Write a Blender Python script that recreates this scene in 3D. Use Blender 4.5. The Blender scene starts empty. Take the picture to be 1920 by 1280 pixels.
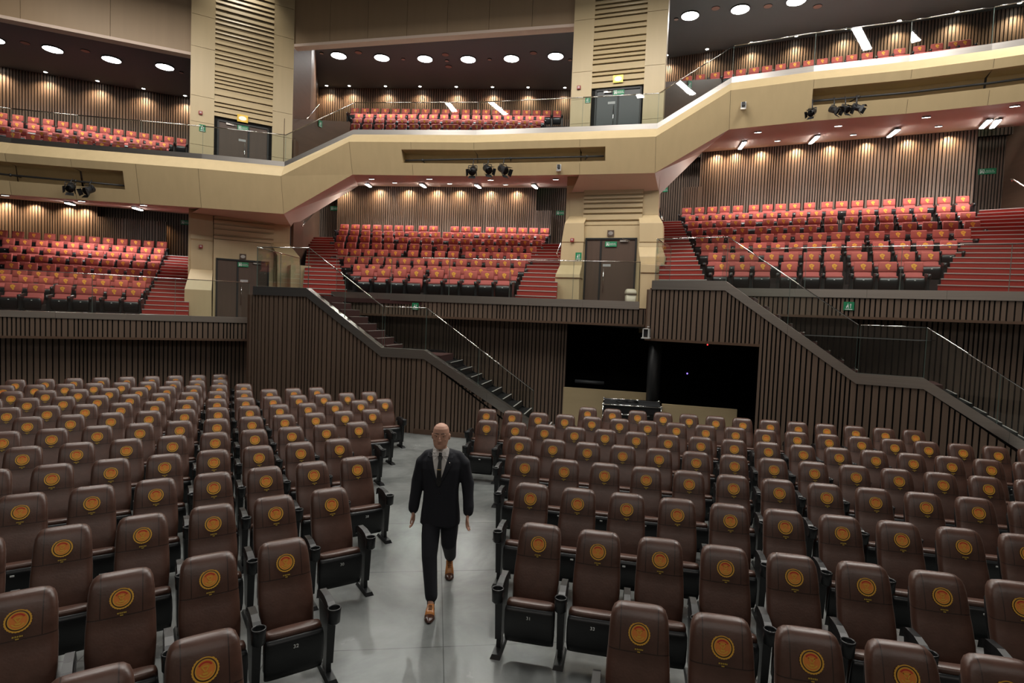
import bpy, bmesh, math, random
from mathutils import Vector, Matrix
random.seed(7)
S = bpy.context.scene
COL = S.collection
PI = math.pi

# ------------------------------------------------------------------ camera
FPX, EYE = 1060.0, 3.0
pitch, roll = math.atan(50/1060.0), math.atan(.04)
FW = Vector((0, math.cos(pitch), -math.sin(pitch)))
UP0 = Vector((0, math.sin(pitch), math.cos(pitch)))
RT = Vector((1, 0, 0))*math.cos(roll) + UP0*math.sin(roll)
UP = Vector((1, 0, 0))*(-math.sin(roll)) + UP0*math.cos(roll)
cam = bpy.data.objects.new('camera', bpy.data.cameras.new('camera'))
COL.objects.link(cam)
cam.data.lens = FPX/1920*36; cam.data.sensor_width = 36; cam.data.clip_end = 200
M = Matrix((RT, UP, -FW)).transposed().to_4x4(); M.translation = (0, 0, EYE)
cam.matrix_world = M
S.camera = cam
# ------------------------------------------------------------------ world, exposure, house lights
S.view_settings.view_transform = 'Standard'; S.view_settings.look = 'None'
S.view_settings.gamma = 1; S.view_settings.use_curve_mapping = False
S.view_settings.exposure = 0.0
w = bpy.data.worlds.new('world'); S.world = w; w.use_nodes = True
w.node_tree.nodes['Background'].inputs[0].default_value = (.9, .92, 1, 1)
w.node_tree.nodes['Background'].inputs[1].default_value = .014
def area(name, loc, target, sx, sy, power, col=(1, .96, .9)):
    l = bpy.data.lights.new(name, 'AREA'); l.shape = 'RECTANGLE'; l.size = sx; l.size_y = sy; l.energy = power; l.color = col
    o = bpy.data.objects.new(name, l); COL.objects.link(o); o.location = loc
    o.rotation_euler = (Vector(target)-Vector(loc)).to_track_quat('-Z', 'Y').to_euler()
    return o
# ceiling floodlights of the hall, above and behind the picture
for x, y, e in ((-10.5, 15.3, 700), (0, 14.4, 720), (10.5, 12.0, 690)):
    area('house_light', (x, y, 13.4), (x, y, 0), 8, .5, e, (1, .95, .87))
for x in (-6.5, .5, 7.5): area('house_light', (x, 8.8, 14.2), (x, 9.2, 0), .3, 3.4, 400, (1, .96, .9))
# front fill added behind the picture to brighten the hall, in place of stage lights
for x in (-7, 0, 7): area('added_front_fill', (x, -6, 10.5), (x, 14, 3.0), 5, .4, 85, (1, .95, .88))
# light added on the unseen stage wall, to give steel and glass something to mirror
area('stage_wall_fill', (0, -3, 12), (0, -9, 4), 14, 1, 220, (1, .92, .82))
# ------------------------------------------------------------------ reading the survey: rays from the eye point
def ray(px, py): return FW*FPX + RT*(px-960) - UP*(py-640)
def atz(px, py, z):
    d = ray(px, py); t = (z-EYE)/d.z
    return Vector((d.x*t, d.y*t, z))
class Frame:
    """a vertical plane: origin, direction u along it, n out of it towards the stage"""
    def __init__(s, x, y, deg):
        a = math.radians(deg); s.o = Vector((x, y, 0)); s.u = Vector((math.cos(a), math.sin(a), 0)); s.n = Vector((math.sin(a), -math.cos(a), 0)); s.deg = deg
    def P(s, a, z, off=0): return s.o + s.u*a + s.n*off + Vector((0, 0, z))
    def hit(s, px, py, off=0):
        d = ray(px, py); o = s.o+s.n*off; E = Vector((0, 0, EYE))
        t = (o-E).dot(s.n)/d.dot(s.n); p = E+d*t
        return (p-s.o).dot(s.u), p.z
    def s(s, px, py, off=0): return s.hit(px, py, off)[0]
    def z(s, px, py, off=0): return s.hit(px, py, off)[1]

class MB:
    def __init__(s): s.v = []; s.f = []; s.m = []; s.sm = []
    def add(s, vs, fs, mi=0, smooth=False):
        k = len(s.v); s.v += [tuple(v) for v in vs]
        for f in fs: s.f.append(tuple(i+k for i in f)); s.m.append(mi); s.sm.append(smooth)
        return s
    def hexa(s, b, t, mi=0):
        """b, t: four corners each, same order"""
        return s.add(list(b)+list(t), [(0, 3, 2, 1), (4, 5, 6, 7), (0, 1, 5, 4), (1, 2, 6, 5), (2, 3, 7, 6), (3, 0, 4, 7)], mi)
    def box(s, x0, x1, y0, y1, z0, z1, mi=0):
        return s.hexa([(x0, y0, z0), (x1, y0, z0), (x1, y1, z0), (x0, y1, z0)], [(x0, y0, z1), (x1, y0, z1), (x1, y1, z1), (x0, y1, z1)], mi)
    def fbox(s, F, a0, a1, z0, z1, o0, o1, mi=0):
        return s.hexa([F.P(a0, z0, o1), F.P(a1, z0, o1), F.P(a1, z0, o0), F.P(a0, z0, o0)], [F.P(a0, z1, o1), F.P(a1, z1, o1), F.P(a1, z1, o0), F.P(a0, z1, o0)], mi)
    def fslab(s, F, quad, o0, o1, mi=0):
        """quad: (a, z) x4 in the plane, given thickness o0..o1"""
        return s.hexa([F.P(a, z, o0) for a, z in quad], [F.P(a, z, o1) for a, z in quad], mi)
    def quad(s, *p, mi=0): return s.add(p, [tuple(range(len(p)))], mi)
    def ring_stack(s, rings, mi=0, smooth=True, cap=True):
        n = len(rings[0]); vs = [p for r in rings for p in r]; fs = []
        for i in range(len(rings)-1):
            for j in range(n):
                a, b = i*n+j, i*n+(j+1) % n
                fs.append((a, b, b+n, a+n))
        if cap: fs.append(tuple(reversed(range(n)))); fs.append(tuple(range((len(rings)-1)*n, len(rings)*n)))
        return s.add(vs, fs, mi, smooth)
    def tube(s, path, r, seg=8, mi=0, smooth=True):
        path = [Vector(p) for p in path]; rings = []
        rr = r if isinstance(r, (list, tuple)) else [r]*len(path)
        for i, p in enumerate(path):
            d = (path[min(i+1, len(path)-1)]-path[max(i-1, 0)]).normalized()
            a = d.cross(Vector((0, 0, 1))); a = a.normalized() if a.length > .05 else d.cross(Vector((1, 0, 0))).normalized()
            b = d.cross(a).normalized()
            rings.append([p+(a*math.cos(t)+b*math.sin(t))*rr[i] for t in [2*PI*j/seg for j in range(seg)]])
        return s.ring_stack(rings, mi, smooth)
    def sell(s, rings, seg=20, mi=0, n=3.0, smooth=True):
        """rings: (z, cx, cy, half width, half depth) superellipse sections"""
        R = []
        for z, cx, cy, hw, ht in rings:
            r = []
            for j in range(seg):
                t = 2*PI*j/seg; c, q = math.cos(t), math.sin(t)
                r.append((cx+hw*math.copysign(abs(c)**(2/n), c), cy+ht*math.copysign(abs(q)**(2/n), q), z))
            R.append(r)
        return s.ring_stack(R, mi, smooth)
    def ball(s, c, r, mi=0, seg=12, rn=8):
        c = Vector(c); rx, ry, rz = r if isinstance(r, (list, tuple)) else (r, r, r); R = []
        for i in range(rn+1):
            t = PI*min(max(i/rn, .02), .98); R.append([(c.x+rx*math.sin(t)*math.cos(2*PI*j/seg), c.y+ry*math.sin(t)*math.sin(2*PI*j/seg), c.z-rz*math.cos(t)) for j in range(seg)])
        return s.ring_stack(R, mi)
    def disc(s, c, r, ax, ay, seg=20, mi=0):
        c = Vector(c); ax = Vector(ax); ay = Vector(ay)
        return s.add([c+ax*r*math.cos(2*PI*j/seg)+ay*r*math.sin(2*PI*j/seg) for j in range(seg)], [tuple(range(seg))], mi)
    def mesh(s, name, mats):
        me = bpy.data.meshes.new(name); me.from_pydata(s.v, [], s.f)
        for m in (mats if isinstance(mats, (list, tuple)) else [mats]): me.materials.append(m)
        me.polygons.foreach_set('material_index', s.m); me.polygons.foreach_set('use_smooth', s.sm); me.update()
        bm = bmesh.new(); bm.from_mesh(me); bmesh.ops.recalc_face_normals(bm, faces=bm.faces); bm.to_mesh(me); bm.free()
        return me
    def build(s, name, mats, parent=None, bevel=0):
        o = bpy.data.objects.new(name, s.mesh(name, mats)); COL.objects.link(o)
        if parent: o.parent = parent; 
        if bevel: b = o.modifiers.new('bevel', 'BEVEL'); b.width = bevel; b.segments = 2; b.limit_method = 'ANGLE'
        return o
def localise(o, loc):
    """move a mesh's origin to loc, the place where the thing stands"""
    loc = Vector(loc); o.data.transform(Matrix.Translation(-loc)); o.location = loc
def empty(name, loc=(0, 0, 0), rz=0):
    o = bpy.data.objects.new(name, None); COL.objects.link(o); o.location = loc; o.rotation_euler.z = rz; o.empty_display_size = .2; return o
def tag(o, label, cat, group=None, kind=None):
    o['label'] = label; o['category'] = cat
    if group: o['group'] = group
    if kind: o['kind'] = kind
    return o
def struct(o): o['kind'] = 'structure'; return o
def part(mb, name, mats, root, bevel=0):
    """child of an unrotated root, its mesh given in world coordinates"""
    o = mb.build(name, mats, root, bevel); o.location = -root.location if root.parent is None else (0, 0, 0)
    return o
def solo(mb, name, mats, loc, label, cat, group=None, bevel=0, kind=None):
    """a thing of one mesh given in world coordinates, its origin moved to where it stands"""
    o = mb.build(name, mats, None, bevel); localise(o, loc); return tag(o, label, cat, group, kind)

# ------------------------------------------------------------------ materials
def mat(name, col, rough=.5, metal=0, spec=.5, emit=None, es=0, noise=None, bump=0, stretch=(1, 1, 1), coat=0):
    m = bpy.data.materials.new(name); m.use_nodes = True; nt = m.node_tree; b = nt.nodes['Principled BSDF']
    b.inputs['Base Color'].default_value = (*col, 1); b.inputs['Roughness'].default_value = rough; b.inputs['Metallic'].default_value = metal
    b.inputs['Specular IOR Level'].default_value = spec; b.inputs['Coat Weight'].default_value = coat
    if emit: b.inputs['Emission Color'].default_value = (*emit, 1); b.inputs['Emission Strength'].default_value = es
    if noise:
        sc, amt = noise
        tc = nt.nodes.new('ShaderNodeTexCoord'); mp = nt.nodes.new('ShaderNodeMapping'); mp.inputs['Scale'].default_value = stretch
        nz = nt.nodes.new('ShaderNodeTexNoise'); nz.inputs['Scale'].default_value = sc; nz.inputs['Detail'].default_value = 5
        cr = nt.nodes.new('ShaderNodeMix'); cr.data_type = 'RGBA'
        cr.inputs[6].default_value = (*[c*(1-amt) for c in col], 1); cr.inputs[7].default_value = (*[min(1, c*(1+amt)) for c in col], 1)
        nt.links.new(tc.outputs['Object'], mp.inputs[0]); nt.links.new(mp.outputs[0], nz.inputs['Vector']); nt.links.new(nz.outputs[0], cr.inputs[0]); nt.links.new(cr.outputs[2], b.inputs['Base Color'])
        if bump:
            bp = nt.nodes.new('ShaderNodeBump'); bp.inputs['Strength'].default_value = bump; bp.inputs['Distance'].default_value = .01
            nt.links.new(nz.outputs[0], bp.inputs['Height']); nt.links.new(bp.outputs[0], b.inputs['Normal'])
    return m
WALNUT = mat('walnut_slats', (.155, .104, .074), .5, noise=(3, .28), stretch=(2.2, 2.2, .12))
SLOT = mat('black_slot_lining', (.008, .007, .006), .9)
BIRCH = mat('birch_veneer', (.52, .405, .235), .42, noise=(2.0, .07), stretch=(3, 3, .25))
BIRCHH = mat('birch_veneer_horizontal', (.52, .405, .235), .42, noise=(2.0, .07), stretch=(.6, .6, 5))
BIRCHLO = mat('birch_balcony_front', (.50, .385, .215), .45, noise=(1.6, .09), stretch=(3, 3, .25))
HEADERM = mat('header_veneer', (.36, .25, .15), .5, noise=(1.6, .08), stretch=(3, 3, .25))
BROWNP = mat('brown_side_panel', (.12, .072, .048), .3, noise=(2, .2), stretch=(.5, .5, 4))
SOFFIT = mat('rose_brown_soffit', (.70, .55, .46), .6)
DARKCEIL = mat('dark_grey_ceiling', (.115, .145, .16), .8)
STEEL = mat('brushed_steel', (.60, .56, .52), .3, metal=1, noise=(6, .15), stretch=(.15, .15, 8))
CHROME = mat('polished_steel', (.75, .74, .72), .12, metal=1)
CARPET = mat('red_carpet', (.30, .032, .022), .85, noise=(40, .2))
CARPET_SHADE = mat('shaded_red_carpet', (.045, .010, .008), .85)  # copy of the red carpet with the stair's shade put into its colour
NOSING = mat('aluminium_nosing', (.55, .53, .50), .35, metal=.3)
BLACKP = mat('black_plastic', (.011, .012, .013), .34, spec=.45)
BLACKM = mat('black_metal', (.012, .012, .012), .4, metal=.3)
DOORW = mat('dark_walnut_door', (.085, .052, .036), .5, noise=(2, .2), stretch=(6, 6, .3))
DOORG = mat('dark_grey_door', (.055, .06, .063), .45)
DFRAME = mat('black_door_frame', (.012, .011, .011), .5)
GREEN = mat('green_sign', (.01, .22, .09), .5)
WHITE = mat('white_print', (.8, .82, .8), .5)
REDP = mat('red_alarm', (.30, .03, .03), .4)
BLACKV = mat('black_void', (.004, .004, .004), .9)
DARKFL = mat('dark_tier_floor', (.02, .012, .011), .8)
def glassmat():
    """thin clear pane: tinted see-through, mirror share rising at grazing angles, the same from both sides"""
    m = bpy.data.materials.new('railing_glass'); m.use_nodes = True; nt = m.node_tree; nt.nodes.clear(); N = nt.nodes.new; L = nt.links.new
    o = N('ShaderNodeOutputMaterial'); t = N('ShaderNodeBsdfTransparent'); t.inputs[0].default_value = (.80, .86, .84, 1)
    g = N('ShaderNodeBsdfGlossy'); g.inputs['Roughness'].default_value = .02; ge = N('ShaderNodeNewGeometry')
    d = N('ShaderNodeVectorMath'); d.operation = 'DOT_PRODUCT'; L(ge.outputs['Normal'], d.inputs[0]); L(ge.outputs['Incoming'], d.inputs[1])
    def mm(op, a, b):
        n = N('ShaderNodeMath'); n.operation = op
        for i, q in ((0, a), (1, b)):
            if isinstance(q, (int, float)): n.inputs[i].default_value = q
            else: L(q, n.inputs[i])
        return n.outputs[0]
    f = mm('ADD', mm('MULTIPLY', mm('POWER', mm('SUBTRACT', 1.0, mm('ABSOLUTE', d.outputs['Value'], 0.0)), 5.0), .9), .075)
    x = N('ShaderNodeMixShader'); L(f, x.inputs[0]); L(t.outputs[0], x.inputs[1]); L(g.outputs[0], x.inputs[2]); L(x.outputs[0], o.inputs[0])
    return m
GLASS = glassmat()
GEDGE = mat('green_glass_edge', (.10, .14, .12), .3)
def lampmat(name, col, s): return mat(name, (0.8, .8, .8), .5, emit=col, es=s)
LAMPW = lampmat('lamp_white', (1, .98, .95), 30)
LAMPS = lampmat('lamp_small', (1, .95, .85), 25)
def floor_mat():
    m = mat('polished_concrete', (.235, .25, .245), .3, spec=.5); nt = m.node_tree; b = nt.nodes['Principled BSDF']; N = nt.nodes.new; L = nt.links.new
    tc = N('ShaderNodeTexCoord'); mp = N('ShaderNodeMapping'); mp.inputs['Rotation'].default_value[2] = math.radians(-6.5)
    L(tc.outputs['Object'], mp.inputs[0])
    n1 = N('ShaderNodeTexNoise'); n1.inputs['Scale'].default_value = .9; n1.inputs['Detail'].default_value = 8; n1.inputs['Roughness'].default_value = .62; n1.inputs['Distortion'].default_value = .5; L(mp.outputs[0], n1.inputs['Vector'])
    cr = N('ShaderNodeValToRGB'); cr.color_ramp.elements[0].position = .3; cr.color_ramp.elements[0].color = (.10, .108, .106, 1); cr.color_ramp.elements[1].position = .72; cr.color_ramp.elements[1].color = (.25, .262, .255, 1)
    L(n1.outputs[0], cr.inputs[0])
    br = N('ShaderNodeTexBrick'); br.offset = 0; br.inputs['Color1'].default_value = br.inputs['Color2'].default_value = (1, 1, 1, 1); br.inputs['Mortar'].default_value = (.45, .45, .45, 1)
    br.inputs['Scale'].default_value = 1; br.inputs['Brick Width'].default_value = 1.5; br.inputs['Row Height'].default_value = 1.5; br.inputs['Mortar Size'].default_value = .005
    L(mp.outputs[0], br.inputs['Vector'])
    mx = N('ShaderNodeMix'); mx.data_type = 'RGBA'; mx.blend_type = 'MULTIPLY'; mx.inputs[0].default_value = 1; L(cr.outputs[0], mx.inputs[6]); L(br.outputs[0], mx.inputs[7]); L(mx.outputs[2], b.inputs['Base Color'])
    rr = N('ShaderNodeMapRange'); rr.inputs[3].default_value = .15; rr.inputs[4].default_value = .34; L(n1.outputs[0], rr.inputs[0]); L(rr.outputs[0], b.inputs['Roughness'])
    return m, mp
FLOORM, FLOORMAP = floor_mat()

def text_mesh(name, body, size, m, align='CENTER', ext=.0007):
    c = bpy.data.curves.new(name, 'FONT'); c.body = body; c.size = size; c.extrude = ext; c.align_x = align
    t = bpy.data.objects.new(name, c); COL.objects.link(t); dg = bpy.context.evaluated_depsgraph_get(); me = bpy.data.meshes.new_from_object(t.evaluated_get(dg))
    bpy.data.objects.remove(t); me.name = name; me.materials.clear(); me.materials.append(m); o = bpy.data.objects.new(name, me); COL.objects.link(o); return o
# ================================================================== THE HALL: plan lines
CW = Frame(0, 13.30, math.degrees(math.atan(-.2126)))     # wall carrying the low stair
CD = Frame(0, 15.35, CW.deg)                               # front of the middle terrace
CR = Frame(0, 15.95, CW.deg)                               # recessed wall under it
LD = Frame(0, 20.65, math.degrees(math.atan(.524)))        # front of the low terrace
LR = Frame(0, 21.30, LD.deg)
RW = Frame(0, 15.80, math.degrees(math.atan(-.532)))       # wall carrying the high stair
RD = Frame(0, 17.95, RW.deg)                               # front of the high terrace
RR = Frame(0, 18.6, RW.deg)
LT = Frame(0, 27.0, 30.0)                                  # front of the two towers
TT = Frame(0, 19.95, -18.0)
ZL, ZC, ZR, ZLAND = 2.40, 3.30, 3.80, 1.93

o = struct(MB().quad((-30, -3, 0), (30, -3, 0), (30, 36, 0), (-30, 36, 0)).build('floor', FLOORM))
struct(MB().box(-24, 24, -9.2, -9, 0, 15).build('wall_stage', mat('stage_wall_grey', (.30, .25, .21), .7)))
ja, jb = atz(826.5, 1048, 0), atz(831, 1280, 0)
jang = math.atan2((ja-jb).y, (ja-jb).x)-PI/2
FLOORMAP.vector_type = 'TEXTURE'; FLOORMAP.inputs['Rotation'].default_value[2] = jang
FLOORMAP.inputs['Location'].default_value = atz(831, 1212, 0)

def slats(mb, F, s0, s1, zb, zt, off=0, widths=(.055, .075, .1), gap=.032, depth=.045, seed=1, back=True, mi=0):
    """uneven vertical battens before a dark backing; zb, zt: bottom and top as functions of s"""
    rnd = random.Random(seed); fb = zb if callable(zb) else (lambda s: zb); ft = zt if callable(zt) else (lambda s: zt)
    s = s0; n = 0; k = 0; wd = widths[0]
    while s < s1-.02:
        if k <= 0: k = rnd.randint(2, 7); wd = widths[n % len(widths)] if rnd.random() < .8 else rnd.choice(widths); n += 1
        k -= 1; e = min(s+wd, s1)
        mb.fslab(F, [(s, fb(s)), (e, fb(e)), (e, ft(e)), (s, ft(s))], off, off+depth, mi)
        s = e+gap
    return mb
def lin(pts):
    """piecewise-linear function through (s, z) points"""
    def f(s):
        for (a, za), (b, zb_) in zip(pts, pts[1:]):
            if s <= b: return za+(zb_-za)*((s-a)/(b-a) if b > a else 0)
        return pts[-1][1]
    return f
def wall(name, F, pts_top, pts_bot, s0, s1, seed, off=0, thick=.12, widths=(.055, .075, .1), gap=.032):
    """slatted wall as one object: backing board plus battens"""
    ft, fb = lin(pts_top), lin(pts_bot)
    cuts = sorted(set([s0, s1]+[s for s, _ in pts_top+pts_bot if s0 < s < s1])); mb = MB()
    for a, b in zip(cuts, cuts[1:]):
        mb.fslab(F, [(a, fb(a+1e-5)), (b, fb(b)), (b, ft(b)), (a, ft(a+1e-5))], off-thick, off, 1)
    slats(mb, F, s0, s1, fb, ft, off, widths, gap, .045, seed)
    return struct(mb.build(name, [WALNUT, SLOT]))

# ---- low stair wall (CW): top line under the steel capping
cs = lambda px, py: CW.hit(px, py)
sA, sB = CW.s(470, 600), CW.s(577, 541)
sC, sD = CW.s(717, 656), CW.s(797, 660)
capT, capL = 3.47, 2.06
slope = (capT-capL)/(sC-sB)
sE = sD+(capL+.12)/slope
H = .22
top_low = [(sA, capT-H), (sB, capT-H), (sC, capL-H*1.0), (sD, capL-H), (sD+(capL-H)/slope, .02), (sE+3, .01)]
wall('wall_low_stair', CW, top_low, [(sA, 0), (sE, 0)], sA, sD+(capL-H)/slope-.03, 3)
m_ = MB()                                                  # return of that wall back to the low terrace
RTN = Frame(*CW.P(sA, 0)[:2], CW.deg+90)
m_.fslab(RTN, [(0, 0), (3.2, 0), (3.2, capT-H), (0, capT-H)], -.1, 0, 0)
struct(m_.build('wall_low_stair_return', [BROWNP, SLOT]))
def capping(name, F, pts, h=.22, off=(-.16, .07)):
    """steel capping along (s, ztop) points, seams where sheets meet"""
    mb = MB()
    for (a, za), (b, zb_) in zip(pts, pts[1:]):
        L = math.hypot(b-a, zb_-za); n = max(1, round(L/1.5))
        for i in range(n):
            t0, t1 = i/n, (i+1)/n-(.004/L if i < n-1 else 0)
            q = [(a+(b-a)*t0, za+(zb_-za)*t0), (a+(b-a)*t1, za+(zb_-za)*t1)]
            mb.fslab(F, [(q[0][0], q[0][1]-h), (q[1][0], q[1][1]-h), q[1], q[0]], off[0], off[1])
    return struct(mb.build(name, STEEL))
low_cap = [(sA+.1, capT), (sB, capT), (sC, capL)]
capping('trim_1', CW, low_cap); capping('trim_2', CW, [(sC, capL), (sD, capL), (sE-.02, .02+.2)])

def railing(F, segs, label, h=1.02, off=-.02, name='glass_railing', rail=.012, joints=1.25, cat='railing', group=None):
    """frameless glass on a capping. segs: (s0, z0, s1, z1) pieces; > glass_pane, top_rail"""
    a = segs[0]; r = empty(name, F.P(a[0], a[1], off)); tag(r, label, cat, group)
    for (s0, z0, s1, z1) in segs:
        L = abs(s1-s0); n = max(1, round(L/joints))
        for i in range(n):
            t0, t1 = i/n, (i+1)/n
            q0, q1 = s0+(s1-s0)*t0+.004, s0+(s1-s0)*t1-.004; y0, y1 = z0+(z1-z0)*t0, z0+(z1-z0)*t1
            mb = MB(); mb.quad(F.P(q0, y0, off), F.P(q1, y1, off), F.P(q1, y1+h, off), F.P(q0, y0+h, off))
            for q, y in ((q0, y0), (q1, y1)): mb.fbox(F, q-.0025, q+.0025, y, y+h, off-.005, off+.005, 1)
            part(mb, 'glass_pane', [GLASS, GEDGE], r)
        part(MB().tube([F.P(s0, z0+h, off), F.P(s1, z1+h, off)], rail, 6), 'top_rail', CHROME, r)
    return r
railing(CW, [(CW.s(481, 540), capT, sB, capT), (sB, capT, sC-.02, capL)], 'glass railing of the low stair, upper flight, above the slatted wall behind the seats')
railing(CW, [(sC+.03, capL, sD, capL), (sD, capL, CW.s(993, 716)+.1, capL-slope*(CW.s(993, 716)+.1-sD))], 'glass railing of the low stair, landing and lower flight down to the floor')
# glass return beside the low stair head
RT2 = Frame(*CW.P(CW.s(482, 540), 0)[:2], CW.deg+90+12)
railing(RT2, [(0.02, capT, 3.0, capT)], 'greenish glass panel running back from the low stair head towards the dark tower door', joints=1.5)

def flight(name, F, s0, z0, s1, z1, o0, o1, n, mats=(CARPET, NOSING)):
    mb = MB(); rs = (z0-z1)/n; run = (s1-s0)/n
    for i in range(n):
        a = s0+run*i; zt = z0-rs*(i+1) if i < n else z1
        mb.fbox(F, min(a, a+run), max(a, a+run), zt-.25 if zt > .3 else 0.001, zt, o0, o1, 0)
        mb.fbox(F, a+run-.03 if run > 0 else a+run, a+run if run > 0 else a+run+.03, zt, zt+.006, o0, o1, 1)
    return struct(mb.build(name, list(mats)))
flight('floor_stair_low', CW, sB+.35, ZC, sC+.3, ZLAND, -1.15, -.17, 8, (CARPET_SHADE, NOSING))
struct(MB().fbox(CW, sB+.02, sB+.36, ZC-.2, ZC, -1.15, -.17).build('floor_landing_low', CARPET_SHADE))
struct(MB().fbox(CW, sC+.28, sD+.35, ZLAND-.2, ZLAND, -1.15, -.17).build('floor_landing_low', CARPET_SHADE))
flight('floor_stair_low', CW, sD+.35, ZLAND, sE+.35, 0.0, -1.15, -.17, 12, (BLACKP, NOSING))
def stringer(name, F, pts, off):
    mb = MB()
    for (a, za), (b, zb_) in zip(pts, pts[1:]): mb.fslab(F, [(a, za-.34), (b, zb_-.34), (b, zb_), (a, za)], off-.05, off)
    return struct(mb.build(name, BLACKP))
stringer('trim_15', CW, [(sB, capT-.1), (sC+.05, capL-.06), (sD+.05, capL-.06), (sE, .1)], -1.15)
# ---- middle terrace front (CD)
dA, dB = CD.s(629, 548), CD.s(1199, 564)
wall('wall_middle_terrace', CD, [(dA-.1, 3.27), (dB+.6, 3.27)], [(dA-.1, 2.88), (dB+.6, 2.88)], dA-.05, dB+.16, 5)
capping('trim_3', CD, [(dA-.1, 3.47), (dB, 3.47)], .2)
struct(MB().fbox(CD, dA-.1, dB+.16, 2.82, 2.88, -.7, .05).build('trim_4', BROWNP))
railing(CD, [(dA, 3.47, dB-.02, 3.47)], 'long glass railing on the steel capping of the terrace between the towers', joints=1.6)
oA = CR.s(1060, 700)
wall('wall_middle_recess', CR, [(-8, 2.85), (oA, 2.85)], [(-8, 0), (oA, 0)], CR.s(560, 700), oA, 6)
# ---- low terrace front (LD)
lB = LD.s(467, 600); lA = LD.s(-200, 580)
wall('wall_low_terrace', LD, [(lA, 2.45), (lB, 2.45)], [(lA, 1.98), (lB, 1.98)], lA, lB, 7)
capping('trim_5', LD, [(lA, 2.61), (lB, 2.61)], .16)
struct(MB().fbox(LD, lA, lB, 1.92, 1.98, -.75, .05).build('trim_6', BROWNP))
railing(LD, [(lA, 2.61, lB, 2.61)], 'glass railing on the capping of the lowest terrace, before its red seats', joints=2.1)
wall('wall_low_recess', LR, [(lA-3, 1.95), (lB+1.5, 1.95)], [(lA-3, 0), (lB+1.5, 0)], LR.s(-210, 690), LR.s(485, 690), 8)
# ---- high terrace front (RD)
rA, rB = RD.s(1380, 540), RD.s(2130, 552)
wall('wall_high_terrace', RD, [(rA-3, 3.73), (rB, 3.73)], [(rA-3, 3.29), (rB, 3.29)], RD.s(1400, 560), rB, 9)
capping('trim_7', RD, [(RD.s(1370, 540), 3.93), (rB, 3.93)], .2)
struct(MB().fbox(RD, RD.s(1300, 560), rB, 3.23, 3.29, -.7, .05).build('trim_8', BROWNP))
railing(RD, [(RD.s(1352, 540), 3.93, rB, 3.93)], 'glass railing on the capping of the highest terrace, before its red seats', joints=2.2)
wall('wall_high_recess', RR, [(0, 3.26), (30, 3.26)], [(0, 0), (30, 0)], RR.s(1425, 650), RR.s(2200, 660), 10)

# ---- high stair wall (RW)
hA, hB = RW.s(1216, 560), RW.s(1361, 527); hC, hD = RW.s(1606, 697), RW.s(1732, 709)
hT, hL = 3.98, 2.06
hsl = (hT-hL)/(hC-hB); hE = hD+hL/hsl
hop = RW.s(1421, 700)
toph = [(hA, hT-H), (hB, hT-H), (hC, hL-H), (hD, hL-H), (hD+(hL-H)/hsl, .02)]
both = [(hA, 2.56), (hop-.001, 2.56), (hop, 0), (hE+1, 0)]
wall('wall_high_stair', RW, toph, both, hA, hop, 11)
wall('wall_high_stair_low', RW, toph, [(hA, 0), (hE, 0)], hop+.001, hD+(hL-H)/hsl-.03, 12)
capping('trim_9', RW, [(RW.s(1224, 526), hT), (hB, hT), (hC, hL)]); capping('trim_10', RW, [(hC, hL), (hD, hL), (hE-.15, .25)])
railing(RW, [(RW.s(1229, 526), hT, hB, hT), (hB, hT, hC-.02, hL)], 'glass railing of the high stair, upper flight, on the slatted wall over the control opening')
railing(RW, [(hC+.02, hL, hD, hL), (hD, hL, hD+2.4, hL-2.4*hsl)], 'glass railing of the high stair, landing and lower flight')
RT3 = Frame(*RW.P(RW.s(1229, 526), 0)[:2], RW.deg+90)
railing(RT3, [(.02, hT, 1.6, hT)], 'short dark-edged glass panel at the high stair head, beside the waste bin tower')
struct(MB().fbox(RW, hA, hop, 2.50, 2.56, -1.9, .05).build('trim_11', BROWNP))
struct(MB().fslab(Frame(*RW.P(hA, 0)[:2], RW.deg+90), [(0, 2.5), (1.5, 2.5), (1.5, hT-H), (0, hT-H)], -.05, 0).build('wall_high_stair_return', BROWNP))
flight('floor_stair_high', RW, hB+.35, ZR, hC+.3, ZLAND, -1.15, -.17, 10, (CARPET_SHADE, NOSING))
stringer('trim_16', RW, [(hB, hT-.1), (hC+.05, hL-.06), (hD+.05, hL-.06), (hE, .1)], -1.15)
struct(MB().fbox(RW, hC+.28, hD+.35, ZLAND-.2, ZLAND, -1.15, -.17).build('floor_landing_high', CARPET_SHADE))
flight('floor_stair_high', RW, hD+.35, ZLAND, hE+.35, 0, -1.15, -.17, 12, (BLACKP, NOSING))
# ---- control room behind the opening
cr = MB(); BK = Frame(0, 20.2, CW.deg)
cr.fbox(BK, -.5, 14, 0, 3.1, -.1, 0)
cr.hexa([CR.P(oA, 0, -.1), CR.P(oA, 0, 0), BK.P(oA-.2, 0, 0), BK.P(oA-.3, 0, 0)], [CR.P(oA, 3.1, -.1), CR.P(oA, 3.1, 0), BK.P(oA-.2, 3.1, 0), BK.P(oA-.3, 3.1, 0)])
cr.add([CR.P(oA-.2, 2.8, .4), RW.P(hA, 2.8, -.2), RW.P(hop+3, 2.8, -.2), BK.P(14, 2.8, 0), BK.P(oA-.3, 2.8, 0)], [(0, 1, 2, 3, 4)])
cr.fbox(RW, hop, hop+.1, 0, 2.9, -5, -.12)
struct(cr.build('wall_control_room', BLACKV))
CP = Frame(*CR.P(oA, 0, .05)[:2], CW.deg-2)
def pix(F, a, b): return F.s(a, 740), F.s(b, 740)
p0, p1 = pix(CP, 1056, 1213)
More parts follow.
